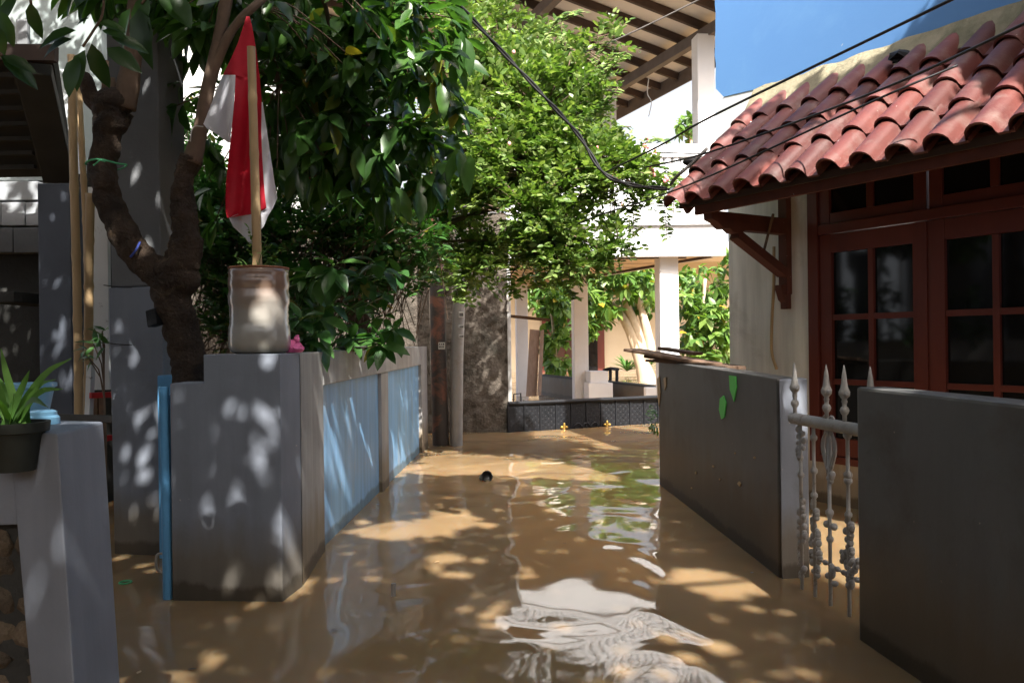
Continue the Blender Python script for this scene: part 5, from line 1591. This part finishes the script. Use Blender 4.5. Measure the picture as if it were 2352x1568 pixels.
# bent pipe on the wall and brace rod
m_ = MB(); m_.tube(curve_pts([H(.50, .03, P(1735, 850, 6).z - .0), H(.54, .035, 1.1), H(.53, .04, 1.35), H(.50, .05, 1.62), H(.495, .05, 1.9)], 6), .012, 8)
m_.build('bent_pipe', M['bamboo'], loc=tuple(H(.5, .03, 1)), smooth=True, label='thin bent brown stick leaning against the white wall', cat='stick')
m_ = MB(); m_.tube([H(.47, .2, 1.84), H(.25, .35, 2.09)], .010, 6); m_.build('brace_rod', M['old_wood'], hs)

# ------------------------------------------------------------------ right boundary walls
k0 = G(1790, 1326); k1 = G(1515, 1112); k2 = G(1862, 1326)
rwl = thing('boundary_wall', 'dark grey boundary wall with green paint marks and planks on top', 'wall', xy(k0) + (0,))
zr0 = P(1785, 868, k0.y).z; zr1 = P(1508, 828, k1.y).z
dk = (k1 - k0); 
th_ = Vector((0.13, 0.03, 0))
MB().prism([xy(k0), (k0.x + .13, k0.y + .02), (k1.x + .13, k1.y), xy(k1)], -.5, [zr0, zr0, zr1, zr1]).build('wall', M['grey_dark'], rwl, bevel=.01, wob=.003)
# end pier facing the camera, lighter
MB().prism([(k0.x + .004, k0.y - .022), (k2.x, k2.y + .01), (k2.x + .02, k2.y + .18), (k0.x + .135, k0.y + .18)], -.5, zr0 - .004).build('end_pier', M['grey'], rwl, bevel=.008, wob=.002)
# flaked paint marks, thin slivers of real paint proud of the face
nk = Vector((-dk.y, dk.x, 0)).normalized()
if nk.x > 0: nk = -nk
def on_face(u, v_):
    a, b = _unroll(u, v_)
    # intersect view ray with wall plane
    dirv = Vector((a / FPX, 1, -b / FPX)); o = Vector((0, 0, EYE))
    t = (k0 - o).dot(nk) / dirv.dot(nk)
    return o + dirv * t + nk * .008
def paint(pts, label, mt='green_paint'):
    m_ = MB()
    c_ = [on_face(u, v_) for u, v_ in pts]
    n_ = len(c_)
    m_.add(c_ + [p - nk * .006 for p in c_], [tuple(range(n_)), tuple(range(2 * n_ - 1, n_ - 1, -1))] + [(i, i + n_, (i + 1) % n_ + n_, (i + 1) % n_) for i in range(n_)])
    m_.build('paint_mark', M[mt], rwl)
paint([(1677, 862), (1692, 864), (1694, 890), (1688, 922), (1684, 908), (1679, 895)], 'a')
paint([(1656, 915), (1664, 908), (1670, 925), (1666, 958), (1659, 962), (1654, 940)], 'b')
paint([(1511, 870), (1516, 864), (1519, 900), (1515, 935), (1512, 905)], 'c', 'bamboo')
paint([(1526, 868), (1531, 866), (1532, 885), (1528, 896)], 'd', 'bamboo')
for (u, v_, s_) in ((1640, 1070, 2), (1600, 1085, 2), (1690, 1040, 1.5), (1700, 1110, 4), (1655, 1100, 1.5), (1590, 1120, 1.5), (1735, 1050, 2)):
    paint([(u - s_, v_), (u, v_ - s_ * 1.3), (u + s_, v_), (u + s_ * .3, v_ + s_ * 1.8)], 'e', 'bamboo')
# planks on the wall top
for i, (u0, v0, d0, u1, v1, d1, wd, hh, lab) in enumerate([
        (1450, 803, 6.6, 1640, 836, 5.7, .16, .022, 'long weathered brown plank sticking out past the wall end, top of the pile'),
        (1500, 818, 6.5, 1690, 845, 5.5, .18, .024, 'dark flat plank lying directly on the wall top'),
        (1520, 800, 6.4, 1605, 812, 6.1, .10, .024, 'short reddish offcut lying on the plank pile'),
        (1500, 828, 6.6, 1640, 836, 5.6, .14, .02, 'dark lower plank wedged under the pile')]):
    m_ = MB(); m_.bar(P(u0, v0, d0), P(u1, v1, d1), wd, hh)
    m_.build('plank', M['old_wood'], loc=tuple(P(u0, v0, d0)), bevel=.004, wob=.004, label=lab, cat='plank', group='planks on the right wall')

# second, nearest right wall
r0 = G(1973, 1466); r1 = G(2122, 1568)
dr = (r1 - r0).normalized()
e1 = r0 + dr * 2.6
rw3 = thing('boundary_wall', 'plain dark grey wall nearest the camera at the lower right', 'wall', xy(r0) + (0,))
zr3 = P(1966, 888, r0.y).z
nr = Vector((-dr.y, dr.x, 0)); 
if nr.x < 0: nr = -nr
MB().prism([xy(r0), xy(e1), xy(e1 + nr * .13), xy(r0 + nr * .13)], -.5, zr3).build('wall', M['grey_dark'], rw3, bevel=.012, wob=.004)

# ------------------------------------------------------------------ wrought iron gate
ga = Vector((P(1818, 960, 3.9).x, 3.88, 0)); gb = Vector((P(1990, 985, 3.3).x, 3.28, 0))
wg = thing('wrought_gate', 'white peeling wrought-iron gate with spear tips between the grey walls', 'gate', xy(ga) + (0,))
rz = P(1818, 960, ga.y).z
dgt = (gb - ga); gl = dgt.length; dgt.normalize()
m_ = MB(); m_.tube([ga + Vector((0, 0, rz)), gb + dgt * .1 + Vector((0, 0, rz))], .028, 14); m_.build('top_rail', M['iron_white'], wg, smooth=True, auto=.8)
def at_u(u):
    # point on the gate line seen in direction u
    a, b = _unroll(u, 960)
    k = a / FPX
    # x = k*y along ga + s*dgt
    s = (k * ga.y - ga.x) / (dgt.x - k * dgt.y)
    return ga + dgt * s
SPR = [(0.009, 0), (0.009, .03), (0.016, .04), (0.02, .052), (0.016, .064), (0.009, .07), (0.011, .085), (0.013, .09), (0.010, .1), (0.022, .118), (0.024, .132), (0.016, .15), (0.013, .17), (0.010, .2), (0.002, .248)]
for u in (1826, 1899, 1940, 2000):
    c_ = at_u(u); m_ = MB(); m_.lathe(c_ + Vector((0, 0, rz + .022)), SPR, 12)
    for s_ in (-1, 1):
        m_.ball(c_ + dgt * .02 * s_ + Vector((0, 0, rz + .145)), .014, 8, 6)
    m_.build('spear_tip', M['iron_white'], wg, smooth=True)
def knob(z, r): return [(0.0085, z - r), (r, z - r * .4), (r, z + r * .4), (0.0085, z + r)]
def baluster(u, knobs, orn, zend=-.4):
    c_ = at_u(u)
    m_ = MB()
    prof = []
    for z, r in sorted(knobs):
        prof += knob(z, r)
    prof = [(0.0085, zend)] + [p for p in prof] + [(0.0085, rz - .02)]
    m_.lathe(Vector((c_.x, c_.y, 0)), prof, 10)
    b = m_.build('baluster', M['iron_white'], wg, smooth=True)
    if orn:
        m_ = MB()
        for (dz, dx, r, s3) in orn:
            m_.ball(Vector((c_.x, c_.y, dz)) + dgt * dx + Vector((0, -.006, 0)), r, 8, 6, sc=s3)
        m_.build('ornament', M['iron_white'], b, smooth=True)
def zpx(v_, d=3.6): return EYE - (v_ - 784) / FPX * d
def cluster(v0, v1, d, wd, n=14):
    out = []
    for k in range(n):
        t = (k + .5) / n
        out.append((zpx(v0 + (v1 - v0) * t, d), wd * math.sin(math.pi * (0.15 + .7 * t)) * random.choice((-1, 1)) * random.uniform(.5, 1), random.uniform(.011, .017), (1, .7, 1.1)))
    return out
def scroll_part(pts, parent, r=.006):
    m_ = MB(); m_.tube(curve_pts(pts, 5), r, 6); return m_.build('scroll', M['iron_white'], parent, smooth=True)
baluster(1838, [(zpx(1095, 3.85), .016)], cluster(980, 1060, 3.85, .03, 10) + cluster(1150, 1330, 3.85, .028, 26))
baluster(1868, [(zpx(1010, 3.75), .017), (zpx(1085, 3.75), .017), (zpx(1140, 3.75), .016)], cluster(1150, 1250, 3.75, .022, 14) + cluster(1210, 1320, 3.75, .04, 24))
baluster(1903, [(zpx(1185, 3.62), .014), (zpx(1240, 3.62), .016), (zpx(1180, 3.62), .018)], cluster(1080, 1110, 3.62, .022, 6) + [(zpx(1208, 3.62), .03, .017, (1, 1, 1)), (zpx(1208, 3.62), -.028, .017, (1, 1, 1)), (zpx(1335, 3.62), .032, .015, (1.1, .8, .9)), (zpx(1325, 3.62), -.024, .015, (1, .8, 1)), (zpx(1310, 3.62), .014, .02, (.8, .8, 1.7))])
baluster(1946, [(zpx(1005, 3.48), .018), (zpx(1095, 3.48), .018), (zpx(1108, 3.48), .018), (zpx(1185, 3.48), .016), (zpx(1345, 3.48), .016)], cluster(1190, 1250, 3.48, .024, 10) + cluster(1255, 1330, 3.48, .03, 16) + cluster(1270, 1310, 3.45, .07, 10) + cluster(1330, 1350, 3.48, .02, 5))
# big open bulb ornament under the rail
c_ = at_u(1903)
ob = [p for p in wg.children if p.name.startswith('baluster')][2]
for s_ in (-1, 1):
    z = lambda v_: zpx(v_, 3.62)
    for dep, k in ((0, 1), (-.02, .5), (.02, .5)):
        scroll_part([Vector((c_.x, c_.y + dep, z(995))) + dgt * .008 * s_, Vector((c_.x, c_.y + dep, z(1015))) + dgt * .045 * s_ * k, Vector((c_.x, c_.y + dep, z(1040))) + dgt * .052 * s_ * k, Vector((c_.x, c_.y, z(1070))) + dgt * .028 * s_ * k, Vector((c_.x, c_.y, z(1092))) + dgt * .005 * s_], ob, .007)
    ring = [Vector((c_.x, c_.y, z(975))) + dgt * (.024 * s_ + .018 * math.cos(a)) + Vector((0, 0, .026 * math.sin(a))) for a in [i * math.pi / 6 for i in range(13)]]
    scroll_part(ring, ob, .007)
# slanting chain of links between balusters
pa_ = at_u(1860) + Vector((0, 0, zpx(1275, 3.78))); pb_ = at_u(1990) + Vector((0, 0, zpx(1345, 3.35)))
m_ = MB()
for k in range(9):
    t = k / 9
    a = pa_ + (pb_ - pa_) * t; b = pa_ + (pb_ - pa_) * (t + .09)
    m_.tube([a, (a + b) / 2, b], [.006, .013, .006], 8)
m_.build('cross_bar', M['iron_white'], wg, smooth=True)

# ------------------------------------------------------------------ cables
def cable(pts, r, label, mt='cable', twist=False, name='cable'):
    m_ = MB()
    cp = curve_pts([P(*p) for p in pts], 14)
    if twist:
        for ph2 in (0, math.pi):
            qq = [q + Vector((math.cos(i * .35 + ph2), 0, math.sin(i * .35 + ph2))) * r * .9 for i, q in enumerate(cp)]
            m_.tube(qq, r, 6)
    else:
        m_.tube(cp, r, 6)
    return m_.build(name, M[mt], loc=tuple(cp[0]), smooth=True, label=label, cat='cable', group='overhead cables')
cable([(1000, -60, 5.6), (1045, 0, 5.7), (1150, 115, 5.9), (1250, 222, 6.0), (1330, 312, 6.1), (1385, 395, 6.1), (1450, 424, 6.1), (1535, 434, 6.1)], .0105, 'thick twisted black cable sagging in front of the bush', twist=True)
cable([(2260, -40, 3.3), (2185, 0, 3.4), (1640, 265, 5.2), (1515, 335, 5.9), (1350, 415, 6.8), (1200, 480, 7.6)], .0075, 'straight black cable crossing the blue wall, topmost over the roof')
cable([(2420, 20, 3.1), (2352, 55, 3.2), (2050, 195, 4.0), (1760, 305, 5.0), (1600, 358, 5.6), (1480, 385, 6.3)], .007, 'black cable running just above the roof tiles, middle of three')
cable([(2200, 150, 3.9), (2000, 235, 4.1), (1640, 400, 5.1), (1500, 455, 5.7), (1360, 500, 6.4), (1260, 545, 7.0)], .006, 'black cable crossing the lower tiles to the bush, lowest over the roof')
cable([(1640, -15, 8.2), (1606, 0, 8.3), (1430, 85, 8.6), (1256, 157, 9.0)], .009, 'dark wire crossing below the far rafters at the top', 'cable_grey')
cable([(1700, 340, 6.9), (1610, 352, 6.9), (1560, 352, 6.9), (1500, 350, 7)], .006, 'thin short cable entering the clamp left of the tiles')
cl = P(1592, 372, 6.0)
m_ = MB(); m_.ball(cl, .05, 10, 7, sc=(1.6, .8, .7)); m_.build('cable_clamp', M['cable'], loc=tuple(cl), smooth=True, label='black cable clamp beside the left end of the roof tiles', cat='clamp')
m_ = MB(); cp = curve_pts([P(1625, 340, 5.9), P(1590, 375, 5.95), P(1555, 405, 6.0), P(1540, 425, 6.1)], 6); m_.tube(cp, .013, 6); m_.build('cable', M['cable_grey'], loc=tuple(cp[0]), smooth=True, label='grey cable looping from the clamp down to the porcelain knob', cat='cable', group='overhead cables')
kb = P(1548, 440, 6.1); m_ = MB(); m_.ball(kb, .035, 10, 7, sc=(1.3, 1, .9)); m_.build('cable_insulator', M['white'], loc=tuple(kb), smooth=True, label='white porcelain insulator where the twisted cable ends', cat='insulator')

# ------------------------------------------------------------------ floating things
c_ = G(1113, 1101)
m_ = MB()
ax_ = Vector((.35, -.9, .28)).normalized()
m_.lathe(Vector((c_.x, c_.y, .02)) - ax_ * .04, [(r * 1.25, h * 1.25) for r, h in [(0.030, 0), (0.036, .07), (0.040, .08), (0.040, .092), (0.034, .092), (0.031, .05), (0.02, .045)]], 18, axis=tuple(ax_))
m_.build('floating_cup', M['cup'], loc=(c_.x, c_.y, 0), smooth=True, auto=.6, label='black plastic cup floating on its side mid-alley', cat='cup')
c_ = G(903, 1368); m_ = MB(); m_.tube([(c_.x, c_.y, -.15), (c_.x + .002, c_.y, .06)], .011, 10); m_.build('stick', M['pole_grey'], loc=(c_.x, c_.y, 0), smooth=True, auto=.7, label='short grey stake poking out of the water', cat='stake')
c_ = G(288, 1338); m_ = MB(); m_.tube([(c_.x + .028 * math.cos(a), c_.y + .028 * math.sin(a), .004) for a in [i * math.pi / 8 for i in range(17)]], .005, 6); m_.build('plastic_ring', M['string_green'], loc=(c_.x, c_.y, 0), smooth=True, label='green plastic ring floating beside the column foot', cat='ring')
lm = leaf_template(0.45, .1, .1)
for (u, v_, lab, mt) in [(315, 1550, 'yellow-red fallen leaf floating at the lower left', 'bamboo'), (430, 1540, 'dark fallen leaf floating right of the yellow one', 'cup'), (1165, 1140, 'tiny dark scrap floating below the black cup', 'cup'), (1725, 1318, 'dark leaf floating near the end pier foot', 'cup'), (870, 1160, 'brown seed pod floating against the blue panels', 'cup'), (1300, 1250, 'brown leaf drifting in mid-alley below the green reflections', 'old_wood'), (1010, 1290, 'pale leaf drifting between the stake and the blue panels', 'bamboo'), (760, 1450, 'brown leaf drifting in front of the grey corner pier', 'old_wood')]:
    c_ = G(u, v_); m_ = MB(); a = random.uniform(0, 6.28)
    m_.add([(c_.x + .035 * (x * math.cos(a) - y * math.sin(a)), c_.y + .035 * (x * math.sin(a) + y * math.cos(a)), .006 + z * .02) for x, y, z in lm[0]], lm[1])
    m_.build('floating_leaf', M[mt], loc=(c_.x, c_.y, 0), label=lab, cat='leaf', group='debris floating on the flood')

# ------------------------------------------------------------------ unseen house added behind the camera to block low sky light
nh = thing('unseen_shade_house', 'plain grey unseen house added behind the viewpoint to cut sky light', 'house', (0, -6.2, 0))
MB().prism([(-8, -6.4), (9, -6.4), (9, -6.2), (-8, -6.2)], -.5, 2.9).build('wall', M['grey'], nh)
MB().prism([(-1, -6.18), (.2, -6.18), (.2, -6.12), (-1, -6.12)], -.4, 1.7).build('door', M['door'], nh)
for x_ in (-4.5, 3.5):
    MB().prism([(x_, -6.18), (x_ + 1.4, -6.18), (x_ + 1.4, -6.12), (x_, -6.12)], .5, 1.9).build('window', M['pane'], nh)
MB().prism([(-8.2, -6.9), (9.2, -6.9), (9.2, -5.6), (-8.2, -5.6)], 2.902, 3.05).build('roof', M['concrete'], nh)
MB().prism([(-7.3, -6.15), (-7.1, -6.15), (-7.1, 5.2), (-7.3, 5.2)], -.5, 4.4).build('side_wall', M['grey'], nh)  # added taller to darken the left side
MB().prism([(5.6, -6.15), (5.8, -6.15), (5.8, 1.0), (5.6, 1.0)], -.5, 2.8).build('side_wall', M['grey'], nh)

# ------------------------------------------------------------------ tree overhanging from behind the camera, unseen crown shaped to shade the alley
ot = thing('overhanging_tree', 'broad-leaved tree whose twigs hang into the top left corner', 'tree', (-3.4, -2.4, 0))
m_ = MB()
limb(m_, [(-3.4, -2.4, -.5), (-3.3, -2.3, 1.5), (-3.0, -2.0, 3.2), (-2.2, -1.5, 4.6)], [.22, .19, .16, .12], 12, 8, .12)
for e in ((-2.5, 1.5, 5.2), (0.5, 0.5, 5.6), (2.5, -1.0, 5.6), (-0.5, 2.6, 5.2), (1.2, -3.5, 5.5), (-4.0, 0.5, 5.0), (3.4, 1.5, 5.5)):
    e = Vector(e); s_ = Vector((-2.4, -1.6, 4.3))
    limb(m_, [s_, (s_ + e) / 2 + Vector((0, 0, .35)), e], [.08, .05, .02], 7, 8, .08)
m_.build('trunk', M['branch'], ot, smooth=True)
OL = Leaves(leaf_template(0.45, .2, .3, False))
cnt = 0
while cnt < 7400:
    x, y = random.uniform(-6.5, 5.5), random.uniform(-5.5, 4.6)
    z = random.uniform(4.5, 6.3)
    if cnt >= 6000:
        x, y, z = random.uniform(2.3, 6.2), random.uniform(-.8, 3.4), random.uniform(4.9, 6.3)  # extra unseen leaves added to shade the tiled roof
    if y > 3.0 and (z - EYE) / y < 0.56: continue
    if x > 1.6:
        if y > (3.9 if z < 5.6 else 3.4): continue
    elif y > 2.6 + .35 * abs(x) * (1 if x < 0 else .3): continue
    cnt += 1
    for k in range(6):
        d = rng.normal(0, 1, 3); d[2] = d[2] * .4 - .35
        p = np.array([x, y, z]) + rng.normal(0, .12, 3)
        sz_ = random.uniform(.19, .31)
        if not keeps_light(p, d, sz_): continue
        OL.add(p, d, (random.uniform(-.4, .4), random.uniform(-.4, .4), 1), sz_)
# twigs that hang into the frame
HL = [([(240, -60, 2.1), (236, 30, 2.1), (215, 70, 2.1), (190, 108, 2.1)], [(225, 50, 1, .1), (205, 42, -1, .06), (175, 70, -1, .16), (165, 90, -1, .15), (235, 70, 1, .1), (195, 115, -.3, .15), (245, 110, .7, .15), (255, 85, 1, .13), (210, 100, .1, .16), (180, 130, -.2, .15)]),
      ([(60, -60, 2.0), (68, -10, 2.0), (72, 10, 2.0)], [(70, 5, 0, .12), (40, -10, -.4, .12)]),
      ([(-40, 100, 1.9), (-10, 120, 1.9), (5, 128, 1.9)], [(0, 125, .6, .14), (5, 130, .9, .11), (-10, 20, .3, .12), (-5, 60, .1, .09)]),
      ([(370, -80, 2.2), (345, -20, 2.2), (325, 10, 2.2)], [(340, -10, -.3, .16), (320, 20, .1, .2), (360, -15, .6, .16), (330, 30, -.1, .2), (395, -20, .4, .15), (300, 20, -.5, .17)])]
HLV = Leaves(leaf_template(0.45, .2, .3, True))
for pts, lv in HL:
    tw = MB(); tw.tube(curve_pts([P(*p) for p in pts], 5), .0035, 5); tw.build('twig', M['branch'], ot, smooth=True)
    for (u, v_, dx, s_) in lv:
        HLV.add(P(u, v_, pts[-1][2]), (dx, random.uniform(-.3, .3), -.9 + abs(dx) * .7), (random.uniform(-.3, .3), -.8, .6), s_ * .72)
HLV.build(ot, M['leaf_over'], 60)
OL.build(ot, M['leaf_over'], 0)
